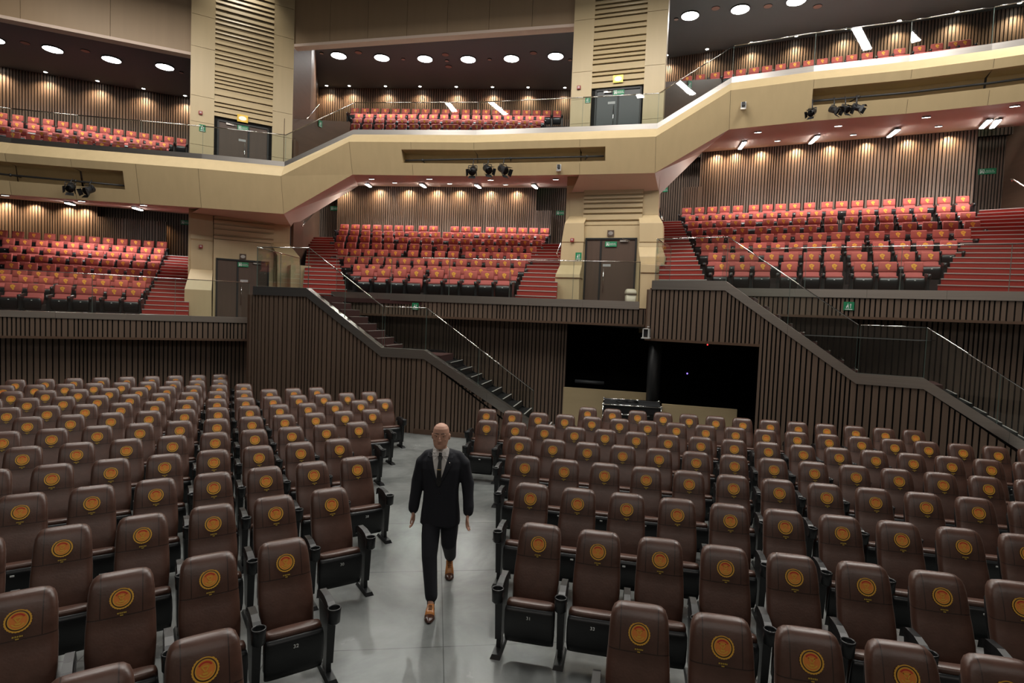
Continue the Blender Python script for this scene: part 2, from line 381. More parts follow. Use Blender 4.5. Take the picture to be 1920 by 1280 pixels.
solo(MB().fbox(CP, p0, p1, 0, CP.z(1060, 725.5), -.06, 0), 'partition_panel', BIRCHH, CP.P(p0, 0), 'light birch half-height partition standing before the dark control opening, behind the black flight case', 'partition', bevel=.004)
C2 = Frame(*RW.P(RW.s(1243, 740), 0, -.35)[:2], RW.deg+14)
p2, p3 = pix(C2, 1242, 1384)
solo(MB().fbox(C2, p2, p3, 0, C2.z(1310, 762), -.06, 0), 'partition_panel', BIRCHH, C2.P(p2, 0), 'lower birch half-height partition, beyond the black column from the flight case', 'partition', bevel=.004)
cc = C2.P(C2.s(1224, 740), 0, -.5)
solo(MB().tube([cc, cc+Vector((0, 0, 2.8))], .17, 20), 'column_black', mat('black_column_paint', (.02, .021, .022), .45), cc, 'black round column standing in the control opening', 'column', kind='structure')
# baseboard along the low stair wall
struct(MB().fbox(CW, sD-.2, sE, 0, .12, .045, .075).build('baseboard_low_stair', BROWNP))

# ---- terrace floors
def deck(name, pts, z, th=.12, m=CARPET_SHADE):
    mb = MB(); n = len(pts); b = [Vector((p.x, p.y, z-th)) for p in pts]; t = [Vector((p.x, p.y, z)) for p in pts]
    mb.add(b+t, [tuple(range(n-1, -1, -1)), tuple(range(n, 2*n))]+[(i, (i+1) % n, (i+1) % n+n, i+n) for i in range(n)])
    return struct(mb.build(name, m))
deck('floor_low_terrace', [LD.P(lA-2, 0, -.12), LD.P(lB+.9, 0, -.12), LT.P(LT.s(552, 560), 0, -.5), LT.P(LT.s(300, 560), 0, -8), Vector((-26, 24, 0))], ZL)
deck('floor_middle_terrace', [CW.P(sA+.05, 0, -.12), CW.P(sB+.05, 0, -.12), CW.P(sB+.05, 0, -1.9), CD.P(dB+.3, 0, -.12), TT.P(TT.s(1250, 500), 0, -.5), Vector((3, 24, 0)), Vector((-7, 24, 0)), LT.P(LT.s(552, 560), 0, .3)], ZC)
deck('floor_high_terrace', [RW.P(hA, 0, -.12), RW.P(hB+.05, 0, -.12), RW.P(hB+.05, 0, -2.0), RD.P(rB, 0, -.12), Vector((22, 14, 0)), Vector((6, 21, 0)), TT.P(TT.s(1235, 500), 0, -.5)], ZR)

# ================================================================== THE TOWERS
def tower(name, F, X, zbase, zl, door_top_px, door_px, up_px, up_z, zsill, lev, seedz):
    """X: four pixel columns (left edge, louvre left, louvre right, right edge) read at the top of the picture"""
    a, b, c, d = [F.s(px, 60) for px in X]; top = 17.5
    mb = MB()
    mb.fbox(F, a, d, zbase-1.2, top, -.5, -.08, 1)
    joints = [zbase+.02, 4.6, 6.4, 7.7, 8.5, 9.6, 10.55, 12.2, 13.1, 14.4, 15.6, top]
    joints = [zbase]+[zbase+j for j in (2.1, 3.9, 5.1, 6.2, 7.0, 7.9, 9.6, 10.7, 11.8, 13.3)]+[top]
    for s0, s1 in ((a, b), (c, d)):
        for z0, z1 in zip(joints, joints[1:]):
            if z1 > z0: mb.fbox(F, s0, s1, z0, z1-.012, -.08, 0, 0)
    mb.fbox(F, a-.02, a+.0, zbase, top, -.5, 0, 0); mb.fbox(F, d, d+.02, zbase, top, -.5, 0, 0)
    o = struct(mb.build(name, [BIRCH, SLOT]))
    lv = MB(); rnd = random.Random(seedz); z = up_z+.02
    while z < top-.1:
        h = rnd.choice((.1, .13, .17, .22)); lv.hexa([F.P(b, z, -.08), F.P(c, z, -.08), F.P(c, z, .012), F.P(b, z, .012)], [F.P(b, z+h, -.08), F.P(c, z+h, -.08), F.P(c, z+h, -.03), F.P(b, z+h, -.03)], 0); z += h+.035
    struct(lv.build(name+'_louvre', [BIRCHH]))
    return a, b, c, d
def doorset(nm, F, s0, s1, z0, z1, split, leafm, off, wide_left=False, hand=True, sign=None):
    """double door: frame, two leaves, pull bar, closer; split as a fraction"""
    r = struct(empty(nm, F.P(s0, z0, off))); f = .055; sm = s0+(s1-s0)*split
    fr = MB(); fr.fbox(F, s0, s0+f, z0, z1, off, off+.07); fr.fbox(F, s1-f, s1, z0, z1, off, off+.07); fr.fbox(F, s0, s1, z1-f, z1, off, off+.07); fr.fbox(F, sm-.03, sm+.03, z0, z1-f, off, off+.05)
    part(fr, 'door_frame', DFRAME, r)
    for a, b in ((s0+f, sm-.032), (sm+.032, s1-f)): part(MB().fbox(F, a, b, z0+.01, z1-f-.005, off, off+.035), 'door_leaf', leafm, r, .003)
    hs = sm+.13 if not wide_left else sm-.13
    part(MB().tube([F.P(hs, z0+.55, off+.09), F.P(hs, z0+1.35, off+.09)], .012, 8).tube([F.P(hs, z0+.62, off+.03), F.P(hs, z0+.62, off+.09)], .008, 6).tube([F.P(hs, z0+1.28, off+.03), F.P(hs, z0+1.28, off+.09)], .008, 6), 'pull_handle', CHROME, r)
    cs_ = s1-.42 if not wide_left else s0+.42
    part(MB().fbox(F, cs_-.13, cs_+.13, z1-f-.075, z1-f-.02, off+.035, off+.09).tube([F.P(cs_, z1-f-.03, off+.1), F.P(cs_+.2, z1-f-.06, off+.13), F.P(cs_-.06, z1-.03, off+.1)], .008, 6), 'door_closer', STEEL, r)
    part(MB().fbox(F, hs-.04, hs+.22 if not wide_left else hs+.04, z0+1.42, z0+1.5, off+.035, off+.04) if not wide_left else MB().fbox(F, hs-.2, hs+.04, z0+1.42, z0+1.5, off+.035, off+.04), 'door_notice', mat('pale_notice', (.4, .4, .4), .5), r)
    return r
# left tower, upper and lower door
LX = (359.5, 404, 514, 551); TX = (1077, 1114, 1212, 1250)
lt = tower('wall_tower_low', LT, LX, ZL, 0, 0, 0, 0, LT.z(405, 218), 0, 0, 4)
tt = tower('wall_tower_high', TT, TX, ZC, 0, 0, 0, 0, TT.z(1160, 163), 0, 0, 5)
ud0, ud1 = LT.s(407, 260), LT.s(504, 260)
doorset('door_1', LT, ud0, ud1, 7.55, LT.z(455, 232), .6, DOORW, -.06, True)
ue0, ue1 = TT.s(1115, 200), TT.s(1202, 200)
doorset('door_2', TT, ue0, ue1, 8.65, TT.z(1160, 165), .5, DOORG, -.06, True)
# beams between door and louvre, lower walls around the lower doors
def lowfront(name, F, b, c, zdeck, ztop, dpx, louvre_z, off):
    """recessed birch wall with louvre above the terrace-level door"""
    mb = MB(); d0, d1, dz = dpx
    mb.fbox(F, b, d0, zdeck, louvre_z, -.3, off); mb.fbox(F, d1, c, zdeck, louvre_z, -.3, off); mb.fbox(F, d0, d1, dz, louvre_z, -.3, off)
    o = struct(mb.build(name, BIRCH))
    lv = MB(); z = louvre_z; rnd = random.Random(9)
    while z < ztop: h = rnd.choice((.1, .14, .2)); lv.fbox(F, b, c, z+.03, z+h, -.3, off-.02, 0); lv.fbox(F, b, c, z-.01, z+.035, -.3, off-.07, 0); z += h+.03
    struct(lv.build(name+'_louvre', BIRCHH))
d0, d1 = TT.s(1097, 500), TT.s(1193, 500); dz = TT.z(1145, 447)
lowfront('wall_tower_high_front', TT, TT.s(1090, 500), TT.s(1200, 500), ZC, TT.z(1150, 345), (d0, d1, dz), TT.z(1150, 424), .12)
doorset('door_3', TT, d0, d1, ZC, dz, .31, DOORW, .09)
e0, e1 = LT.s(404, 540), LT.s(503, 540); ez = LT.z(450, 487)
lowfront('wall_tower_low_front', LT, LT.s(400, 480), LT.s(512, 480), ZL, LT.z(450, 400), (e0, e1, ez), LT.z(450, 453), .12)
doorset('door_4', LT, e0, e1, ZL, ez, .4, DOORW, .09)
def pier(name, F, prof, back=-.4):
    """prof: (z, s0, s1, offset) stations from top to bottom; surfaces run straight between stations"""
    mb = MB()
    for (z1, a1, b1, o1), (z0, a0, b0, o0) in zip(prof, prof[1:]):
        if z1-z0 < .001: continue
        mb.hexa([F.P(a0, z0, o0), F.P(b0, z0, o0), F.P(b0, z0, back), F.P(a0, z0, back)], [F.P(a1, z1, o1), F.P(b1, z1, o1), F.P(b1, z1, back), F.P(a1, z1, back)])
    return struct(mb.build(name, BIRCH, bevel=.006))
def st(F, py, x0, x1, off): return (F.z((x0+x1)/2, py, off), F.s(x0, py, off), F.s(x1, py, off), off)
pier('wall_pier_1', TT, [st(TT, 362, 1069, 1105, .02), st(TT, 405, 1068, 1102, .02), st(TT, 418, 1059, 1095, .28), st(TT, 453, 1053, 1095, .30), st(TT, 455, 1053, 1094, .28), st(TT, 497, 1050, 1091, .30), st(TT, 514, 1042, 1087, .62), st(TT, 520, 1041, 1087, .64), st(TT, 521.5, 1041, 1086, .60), (ZC, TT.s(1038, 560, .62), TT.s(1086, 560, .62), .64)])
pier('wall_pier_2', TT, [st(TT, 362, 1197, 1234, .02), st(TT, 403, 1197, 1234, .02), st(TT, 418, 1199, 1243, .28), st(TT, 453, 1199, 1243, .30), st(TT, 455, 1198, 1243, .28), st(TT, 463, 1197, 1241, .30), st(TT, 481, 1199, 1247, .58), st(TT, 495, 1201, 1246, .6), (ZC, TT.s(1200, 560, .6), TT.s(1240, 560, .6), .6)])
pier('wall_pier_3', TT, [st(TT, 496, 1202, 1256, .95), st(TT, 511, 1201, 1256, .95), st(TT, 513, 1201, 1256, .92), (2.6, TT.s(1200, 575, .95), TT.s(1218, 575, .95)+.7, .95)])
pier('wall_pier_4', LT, [st(LT, 402, 357, 400, .02), st(LT, 440, 357, 400, .02), st(LT, 448, 357, 400, .05), st(LT, 451, 357, 400, .03), st(LT, 505, 357, 399, .05), st(LT, 543, 346, 397, .5), (ZL, LT.s(345, 595, .5), LT.s(397, 595, .5), .5)])
pier('wall_pier_5', LT, [st(LT, 420, 506, 541, .02), st(LT, 455, 506, 541, .02), st(LT, 480, 520, 562, .5), st(LT, 496, 520, 562, .5), (3.2, LT.s(520, 560, .5), LT.s(565, 560, .5), .5)])
pier('wall_pier_6', LT, [(LT.z(560, 497, 1.2), LT.s(545, 497, 1.2), LT.s(583, 497, 1.2), 1.2), (3.2, LT.s(545, 545, 1.2), LT.s(583, 545, 1.2), 1.2)], -.2)

SR = Frame(14.6, 3.0, 62)
wall('wall_right', SR, [(-12, 17), (14, 17)], [(-12, 0), (14, 0)], -12, 14, 41)
# ================================================================== UPPER BALCONY FRONT
def loft_strip(mb, A, B, mi=0):
    for i in range(len(A)-1): mb.quad(A[i], A[i+1], B[i+1], B[i], mi=mi)
capz = [(-200, 244, 7.8), (20, 268, 7.8), (143, 279, 7.8), (378, 297.5, 7.8), (533, 312, 7.8), (662, 252, 8.9), (893, 253, 8.9), (1090, 246.7, 8.9), (1232, 241, 8.9), (1372, 155, 10.07), (1526, 134, 10.07), (1706, 115, 10.07), (1860, 94, 10.07), (2130, 52, 10.07)]
V = [atz(a, b, z) for a, b, z in capz]
def outn(i):
    d = (V[min(i+1, len(V)-1)]-V[max(i-1, 0)]); d.z = 0; d.normalize(); return Vector((d.y, -d.x, 0))
ON = [outn(i) for i in range(len(V))]
drop = [1.62]*5+[1.34]*9
L1 = [v+n*.32+Vector((0, 0, -.40 if i < 5 else -.34)) for i, (v, n) in enumerate(zip(V, ON))]            # foot of the sloping ledge
L2 = [v-n*.04+Vector((0, 0, -dr)) for v, n, dr in zip(V, ON, drop)]    # foot of the face
led = MB(); loft_strip(led, V, L1); back = [v-n*.25 for v, n in zip(V, ON)]; loft_strip(led, back, V)
struct(led.build('wall_balcony_ledge', BIRCHLO))
def face_pt(i, t, f):
    """t along segment i, f from ledge foot (0) to face foot (1)"""
    a = L1[i].lerp(L1[i+1], t); b = L2[i].lerp(L2[i+1], t); return a.lerp(b, f)
# slots for the stage lights in three stretches of the face: (segment, t0, t1, f0, f1)
def tpx(i, px):
    lo, hi = 0, 1
    for _ in range(30):
        m_ = (lo+hi)/2; p = face_pt(i, m_, .3)-Vector((0, 0, EYE)); x = 960+FPX*p.dot(RT)/p.dot(FW)
        if x < px: lo = m_
        else: hi = m_
    return lo
slots = {0: (0, 1), 1: (0, 1), 2: (0, tpx(2, 231)), 5: (tpx(5, 753), 1), 6: (0, 1), 7: (0, tpx(7, 1135)), 9: (tpx(9, 1524), 1), 10: (0, 1), 11: (0, 1), 12: (0, 1)}
F0, F1 = {0: .22, 5: .24, 9: .26}, {}
fm = MB(); nm = MB()
for i in range(len(V)-1):
    def q(t0, t1, f0, f1, mb=fm, mi=0): mb.quad(face_pt(i, t0, f0), face_pt(i, t1, f0), face_pt(i, t1, f1), face_pt(i, t0, f1), mi=mi)
    if i not in slots: q(0, 1, 0, 1)
    else:
        t0, t1 = slots[i]; a, b = (.2, .66) if i < 3 else (.22, .62)
        if t0 > 0: q(0, t0, 0, 1)
        if t1 < 1: q(t1, 1, 0, 1)
        q(t0, t1, 0, a); q(t0, t1, b, 1)
        n = ON[i]; inn = -n*.55
        P0, P1, P2, P3 = face_pt(i, t0, a), face_pt(i, t1, a), face_pt(i, t1, b), face_pt(i, t0, b)
        nm.quad(P0+inn, P1+inn, P2+inn, P3+inn); nm.quad(P0, P1, P1+inn, P0+inn); nm.quad(P3, P2, P2+inn, P3+inn)
        if t0 > 0: nm.quad(P0, P3, P3+inn, P0+inn)
        if t1 < 1: nm.quad(P1, P2, P2+inn, P1+inn)
    # panel joints
    L = (V[i+1]-V[i]).length; k = max(1, round(L/2.4))
    for j in range(k):
        t = j/k; e = .006/L
        if i in slots and slots[i][0] <= t <= slots[i][1]: rng = ((0, .2), (.67, 1))
        else: rng = ((0, 1),)
        for f0, f1 in rng:
            o = ON[i]*.003; fm.quad(face_pt(i, t, f0)+o, face_pt(i, min(1, t+e), f0)+o, face_pt(i, min(1, t+e), f1)+o, face_pt(i, t, f1)+o, mi=1)
struct(fm.build('wall_balcony_front', [BIRCHLO, DFRAME])); struct(nm.build('wall_balcony_slot', BIRCHLO))
# steel kerb under the glass, glass panels
kb = MB()
for i in range(len(V)-1):
    n0, n1 = ON[i], ON[i+1]; a, b = V[i], V[i+1]; up = Vector((0, 0, .17))
    kb.hexa([a-n0*.02, b-n1*.02, b-n1*.16, a-n0*.16], [a-n0*.02+up, b-n1*.02+up, b-n1*.16+up, a-n0*.16+up])
struct(kb.build('trim_12', STEEL))
def rail_on(idx, label):
    r = empty('glass_railing', V[idx[0]]); tag(r, label, 'railing')
    for i in idx[:-1]:
        a, b = V[i]-ON[i]*.09+Vector((0, 0, .17)), V[i+1]-ON[i+1]*.09+Vector((0, 0, .17)); L = (b-a).length; k = max(1, round(L/2.0)); u = Vector((0, 0, .93)); n = ON[i]
        for j in range(k):
            p, q = a.lerp(b, j/k+.004/L), a.lerp(b, (j+1)/k-.004/L); mb = MB(); mb.quad(p, q, q+u, p+u)
            e = (b-a).normalized()*.003
            mb.quad(p-e, p+e, p+e+u, p-e+u, mi=1); mb.quad(q-e, q+e, q+e+u, q-e+u, mi=1)
            part(mb, 'glass_pane', [GLASS, GEDGE], r)
        part(MB().tube([a+u, b+u], .017, 6), 'top_rail', CHROME, r)
rail_on([0, 1, 2, 3, 4], 'glass railing on the lowest stretch of the pale upper balcony')
rail_on([4, 5], 'raked glass railing on the upper balcony, climbing beside the brown wall panel')
rail_on([5, 6, 7, 8], 'glass railing on the middle stretch of the upper balcony, between the towers')
rail_on([8, 9], 'raked glass railing on the upper balcony, climbing from the grey door')
rail_on([9, 10, 11, 12, 13], 'glass railing on the highest stretch of the upper balcony')
# soffit below the balcony, back to the rear walls of the terraces
CB = Frame(-8.9, 30.9, -7.5)        # rear wall of the middle terrace
LB = Frame(-23.4, 26.6, 20)         # rear wall of the low terrace
RB = Frame(7.9, 27.2, -25.3)        # rear wall of the high terrace
zc, zl, zr = 9.55, 7.55, 11.1
zc = CB.z(850, 350.5); zl = LB.z(150, 384); zr = RB.z(1600, 262)
sf = MB()
def poly(*p, mi=0): sf.add(p, [tuple(range(len(p)))], mi)
A = L2
lbk = [LB.P(-6, zl), LB.P(LB.s(357, 400)+.6, zl)]
cbk = [CB.P(CB.s(672, 350), zc), CB.P(CB.s(1100, 350), zc)]
rbk = [RB.P(RB.s(1316, 298), zr), RB.P(RB.s(2130, 250), zr)]
poly(A[0], A[1], A[2], lbk[1], lbk[0]); poly(A[2], A[3], lbk[1])
TB = lambda px, py: TT.P(TT.s(px, py), TT.z(px, py), -.2); TL_ = lambda px, py: LT.P(LT.s(px, py), LT.z(px, py), -.2)
poly(A[3], A[4], TL_(548, 424), TL_(357, 398)); poly(A[3], TL_(357, 398), lbk[1])
poly(A[4], A[5], cbk[0], TL_(548, 424))
poly(A[5], A[6], A[7], cbk[1], cbk[0])
poly(A[7], A[8], TB(1236, 362), TB(1067, 364)); poly(A[7], TB(1067, 364), cbk[1])
poly(A[8], A[9], rbk[0], TB(1236, 362)); poly(A[9], A[10], A[11], A[12], A[13], rbk[1], rbk[0])
struct(sf.build('ceiling_soffit', SOFFIT))
# upper walkway floors behind the balcony front
up_ = MB(); UD = [2.2]*4+[.9]+[2.2]*3+[.6]+[2.2]*4
for i in range(len(V)-1):
    a, b = V[i]-ON[i]*.1-Vector((0, 0, .15)), V[i+1]-ON[i+1]*.1-Vector((0, 0, .15))
    up_.hexa([a-Vector((0, 0, .25)), b-Vector((0, 0, .25)), b-ON[i+1]*UD[i]-Vector((0, 0, .25)), a-ON[i]*UD[i]-Vector((0, 0, .25))], [a, b, b-ON[i+1]*UD[i], a-ON[i]*UD[i]])
struct(up_.build('floor_upper_walk', DARKFL))

# ---- rear walls of the terraces (battens), with darker recess
def rear(name, F, x0, x1, zt, zb, seed, gap=.04, widths=(.06, .075, .09)):
    return wall(name, F, [(-50, zt), (50, zt)], [(-50, zb), (50, zb)], x0, x1, seed, widths=widths, gap=gap)
rear('wall_middle_rear', CB, CB.s(633, 400), CB.s(1005, 400), zc, 5.6, 21)
CB2 = Frame(*CB.P(0, 0, -1.6)[:2], CB.deg)
rear('wall_middle_rear_recess', CB2, CB2.s(560, 400), CB2.s(640, 400)+.4, zc+4, 5.2, 22)
rear('wall_middle_rear_recess', CB2, CB2.s(1000, 400)-.4, CB2.s(1075, 400), zc+4, 5.2, 23)
struct(MB().fbox(CB, CB.s(998, 400), CB.s(1034, 400), 5.6, CB.z(1015, 395), -1.6, 0).build('wall_middle_rear_return', WALNUT))
wall('wall_middle_rear_low', CB, [(-50, CB.z(1015, 395)), (50, CB.z(1015, 395))], [(-50, 5.6), (50, 5.6)], CB.s(999, 400), CB.s(1034, 400), 24, off=.02)
rear('wall_low_rear', LB, LB.s(-200, 420), LB.s(184, 420), zl, 4.2, 25)
LB2 = Frame(*LB.P(0, 0, -1.2)[:2], LB.deg)
rear('wall_low_rear_recess', LB2, LB2.s(180, 420)-.4, LB2.s(362, 420), zl+.6, 4.2, 26)
wall('wall_low_rear_step', LB, [(-50, LB.z(250, 411)), (50, LB.z(250, 411))], [(-50, 4.4), (50, 4.4)], LB.s(184, 420), LB.s(312, 420), 27)
rear('wall_high_rear', RB, RB.s(1313, 320), RB.s(1829, 320), zr, 6.2, 28)
RB2 = Frame(*RB.P(0, 0, -1.6)[:2], RB.deg)
rear('wall_high_rear_recess', RB2, RB2.s(1225, 330), RB2.s(1320, 330)+.5, zr+4, 6.2, 29)
rear('wall_high_rear_recess', RB2, RB2.s(1822, 320)-.5, RB2.s(2060, 320), zr+4, 6.2, 30)
wall('wall_high_rear_low', RB, [(-50, RB.z(1298, 351)), (50, RB.z(1298, 351))], [(-50, 6.2), (50, 6.2)], RB.s(1277, 400), RB.s(1314, 400), 31)
# brown side wall panels next to the stairs behind the low tower
sp = MB(); T0 = LT.P(LT.s(551, 420), 0, -.05)
SW = [T0, Vector((-8.8, 23.5, 0)), Vector((-10.1, 29.2, 0))]
for a, b in zip(SW, SW[1:]): sp.hexa([a+Vector((0, 0, 3.0)), b+Vector((0, 0, 3.0)), b+Vector((-.1, 0, 3.0)), a+Vector((-.1, 0, 3.0))], [a+Vector((0, 0, 9.4)), b+Vector((0, 0, 9.4)), b+Vector((-.1, 0, 9.4)), a+Vector((-.1, 0, 9.4))])
struct(sp.build('wall_brown_side', BROWNP))
sp = MB(); b0 = RB.P(RB.s(1905, 330), 0, -1.4); b1 = Vector((20.8, 15.0, 0))
sp.hexa([b0+Vector((0, 0, 3.8)), b1+Vector((0, 0, 3.8)), b1+Vector((.1, 0, 3.8)), b0+Vector((.1, 0, 3.8))], [b0+Vector((0, 0, 11.6)), b1+Vector((0, 0, 11.6)), b1+Vector((.1, 0, 11.6)), b0+Vector((.1, 0, 11.6))])
struct(sp.build('wall_brown_side', BROWNP))

# ================================================================== UPPER TIER: rear walls, dark ceilings, headers
UB = Frame(-9.0, 32.1, -4.5); UL = Frame(-23.6, 27.0, 24); UR = Frame(7.9, 28.3, -24.2)
zub = UB.z(830, 167); zul = UL.z(180, 155); zur = UR.z(1500, 73)
rear('wall_upper_middle', UB, UB.s(590, 200), UB.s(1085, 200), zub, 9.5, 33)
rear('wall_upper_low', UL, UL.s(-200, 200), UL.s(365, 200), zul, 8, 34)
rear('wall_upper_high', UR, UR.s(1245, 150), UR.s(2130, 60), zur, 11, 35)
HD = Frame(*LT.P(LT.s(551, 60), 0, -.1)[:2], 0); e = TT.P(TT.s(1077, 60), 0, -.3)-HD.o
HD = Frame(HD.o.x, HD.o.y, math.degrees(math.atan2(e.y, e.x)))
zh = HD.z(800, 66)
HL = Frame(*LT.P(LT.s(359, 60), 0, -.3)[:2], 24.0)
zhl = HL.z(180, 64)
hd = MB(); hw = e.length
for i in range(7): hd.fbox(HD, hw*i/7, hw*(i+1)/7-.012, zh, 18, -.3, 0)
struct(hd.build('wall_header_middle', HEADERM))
struct(MB().fbox(HD, 0, hw, zh-.1, zh, -.3, .06).build('trim_13', SOFFIT))
hd = MB()
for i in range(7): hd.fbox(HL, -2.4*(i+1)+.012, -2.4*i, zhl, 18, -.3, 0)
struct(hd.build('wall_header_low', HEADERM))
struct(MB().fbox(HL, -17, 0, zhl-.1, zhl, -.3, .06).build('trim_14', SOFFIT))
def ceilq(name, a, b, c, d):
    t = Vector((0, 0, .15)); return struct(MB().hexa([a, b, c, d], [a+t, b+t, c+t, d+t]).build(name, DARKCEIL))
cA, cB = HD.P(-.3, zub, -.1), HD.P(hw+.3, zub, -.1); cC, cD_ = UB.P(UB.s(1110, 170), zub, -.1), UB.P(UB.s(585, 165), zub, -.1)
ceilq('ceiling_upper_middle', cA, cB, cC, cD_)
lA_, lB_ = HL.P(-19, zul, -.1), HL.P(.3, zul, -.1); lC, lD_ = UL.P(UL.s(368, 180), zul, -.1), UL.P(UL.s(-200, 120), zul, -.1)
ceilq('ceiling_upper_low', lA_, lB_, lC, lD_)
rC, rD_ = UR.P(UR.s(1245, 100), zur, -.1), UR.P(UR.s(2130, 0), zur, -.1)
sl = 0; nb = Vector((math.sin(math.radians(UR.deg)), -math.cos(math.radians(UR.deg)), 0))
rA_, rB_ = rC+nb*9-Vector((0, 0, 9*sl)), rD_+nb*9-Vector((0, 0, 9*sl))
ceilq('ceiling_upper_high', rA_, rB_, rD_, rC)
# side wall beside the low tower, upper level: dark slatted strip, brown panel, brown parapet panels
sp = MB(); a = LT.P(LT.s(552, 60), 0, -.2); b = Vector((-8.9, 24.3, 0)); c_ = UB.P(UB.s(597, 200), 0, .06); z0, z1 = 7.4, 17
for p, q in ((a, b), (b, c_)): sp.hexa([p+Vector((0, 0, z0)), q+Vector((0, 0, z0)), q+Vector((-.1, 0, z0)), p+Vector((-.1, 0, z0))], [p+Vector((0, 0, z1)), q+Vector((0, 0, z1)), q+Vector((-.1, 0, z1)), p+Vector((-.1, 0, z1))])
struct(sp.build('wall_upper_side', mat('satin_brown_panel', (.12, .07, .045), .48, noise=(2, .15), stretch=(.5, .5, 4), spec=.12)))
def px3(px, py, Y):
    d = ray(px, py); return Vector((0, 0, EYE))+d*(Y/d.y)
sp = MB(); Q = [px3(533, 222, 21.8), px3(655, 228, 25.5)]
sp.hexa([Vector((Q[0].x, Q[0].y, 7.4)), Vector((Q[1].x, Q[1].y, 9.7)), Vector((Q[1].x, Q[1].y+.15, 9.7)), Vector((Q[0].x, Q[0].y+.15, 7.4))], [Q[0], Q[1], Q[1]+Vector((0, .15, 0)), Q[0]+Vector((0, .15, 0))])
struct(sp.build('wall_upper_parapet', BROWNP))
sp = MB(); Q = [px3(1222, 155, 19.6), px3(1352, 147, 22)]
sp.hexa([Vector((Q[0].x, Q[0].y, 8.6)), Vector((Q[1].x, Q[1].y, 11)), Vector((Q[1].x, Q[1].y+.15, 11)), Vector((Q[0].x, Q[0].y+.15, 8.6))], [Q[0], Q[1], Q[1]+Vector((0, .15, 0)), Q[0]+Vector((0, .15, 0))])
struct(sp.build('wall_upper_parapet', BROWNP))

# ================================================================== LAMPS
def spot(loc, power, size=1.5, col=(1, .72, .42), tgt=None, blend=.9, r=.04):
    l = bpy.data.lights.new('spot', 'SPOT'); l.energy = power; l.spot_size = size; l.spot_blend = blend; l.color = col; l.shadow_soft_size = r
    o = bpy.data.objects.new('spot', l); COL.objects.link(o); o.location = loc
    o.rotation_euler = (Vector(tgt if tgt else Vector(loc)-Vector((0, 0, 1)))-Vector(loc)).to_track_quat('-Z', 'Y').to_euler(); return o
def disk_mesh(r, t, lamp):
    mb = MB(); seg = 24
    mb.ring_stack([[(rr*math.cos(2*PI*j/seg), rr*math.sin(2*PI*j/seg), z) for j in range(seg)] for rr, z in ((r*1.08, 0), (r*1.08, -t), (r, -t), (r, -t+.01))], 0, False)
    return mb.mesh('lamp_ring', DFRAME), MB().disc((0, 0, -t-.002), r, (1, 0, 0), (0, 1, 0), 24).mesh('lamp_lens', lamp)
big, biglens = disk_mesh(.35, .05, LAMPW); sm, smlens = disk_mesh(.075, .03, LAMPS); md, mdlens = disk_mesh(.10, .03, LAMPS)
ORD = ['first', 'second', 'third', 'fourth', 'fifth', 'sixth', 'seventh', 'eighth', 'ninth', 'tenth', 'eleventh', 'twelfth', 'thirteenth', 'fourteenth', 'fifteenth', 'sixteenth', 'seventeenth', 'eighteenth', 'nineteenth', 'twentieth', 'twenty-first', 'twenty-second']
def lampobj(name, loc, m1, m2, label, group, nrm=None):
    o = bpy.data.objects.new(name, m1); COL.objects.link(o); o.location = loc; tag(o, label, 'lamp', group)
    if nrm is not None: o.rotation_euler = nrm.to_track_quat('Z', 'Y').to_euler()
    c = bpy.data.objects.new('lamp_lens', m2); COL.objects.link(c); c.parent = o
    return o
def on_tri(px, py, a, b, c):
    n = (b-a).cross(c-a).normalized(); d = ray(px, py); t = (a-Vector((0, 0, EYE))).dot(n)/d.dot(n)
    return Vector((0, 0, EYE))+d*t, (n if n.z > 0 else -n)
def ceil_lamps(P, tri, name, m1, m2, labels, group, power=0, off=.0, col=(1, .97, .93), size=2.6):
    for k, (x, y) in enumerate(P):
        p, n = on_tri(x, y, *tri); p = p-n*off
        lampobj(name, p, m1, m2, labels(k), group, n)
        if power: spot(p-n*.08, power, size, col, p-n, .6, .3 if power > 60 else .05)
mid_tri = (cA, cB, cC); low_tri = (lB_, lC, lA_); hi_tri = (rA_, rC, rD_)
ceil_lamps([(635, 103), (716, 107), (797, 109), (878, 110), (959, 108.5), (1042, 104)], mid_tri, 'ceiling_lamp', big, biglens, lambda k: '%s round white ceiling lamp from the low tower, over the middle balcony seats' % ORD[k], 'big round lamps over the middle balcony', 800)
ceil_lamps([(-12, 72), (99, 91), (209, 110), (309, 124)], low_tri, 'ceiling_lamp', big, biglens, lambda k: '%s round white ceiling lamp away from the low tower, over the lowest balcony seats' % ORD[3-k], 'big round lamps over the low balcony', 800)
ceil_lamps([(1294, 28), (1388, 16), (1493, 0), (1600, -14), (1715, -30)], hi_tri, 'ceiling_lamp', big, biglens, lambda k: '%s round white ceiling lamp from the high tower, over the highest balcony seats' % ORD[k], 'big round lamps over the high balcony', 800)
def washers(P, F, zt, top_tri, zs, lab, grp, power, lens=True, d=.42):
    for k, x in enumerate(P):
        s = F.s(x, zs if not callable(zs) else zs(x)); p = F.P(s, zt-.22, d)
        if lens: lampobj('spotlight', p+Vector((0, 0, .215)), sm, smlens, lab % ORD[k], grp)
        spot(p-Vector((0, 0, .02)), power, 2.5, (1, .73, .47), F.P(s, zt-2.6, .05), 1.0)
washers([618, 660, 727, 791, 858, 925, 991, 1059], UB, zub, None, 167, '%s small spotlight from the low tower, before the middle slatted wall upstairs', 'wall spotlights of the middle balcony', 170)
washers([-60, 0, 91, 187, 272, 349], UL, zul, None, lambda x: 135+x*.13, '%s small spotlight towards the low tower, before the low slatted wall upstairs', 'wall spotlights of the low balcony', 170)
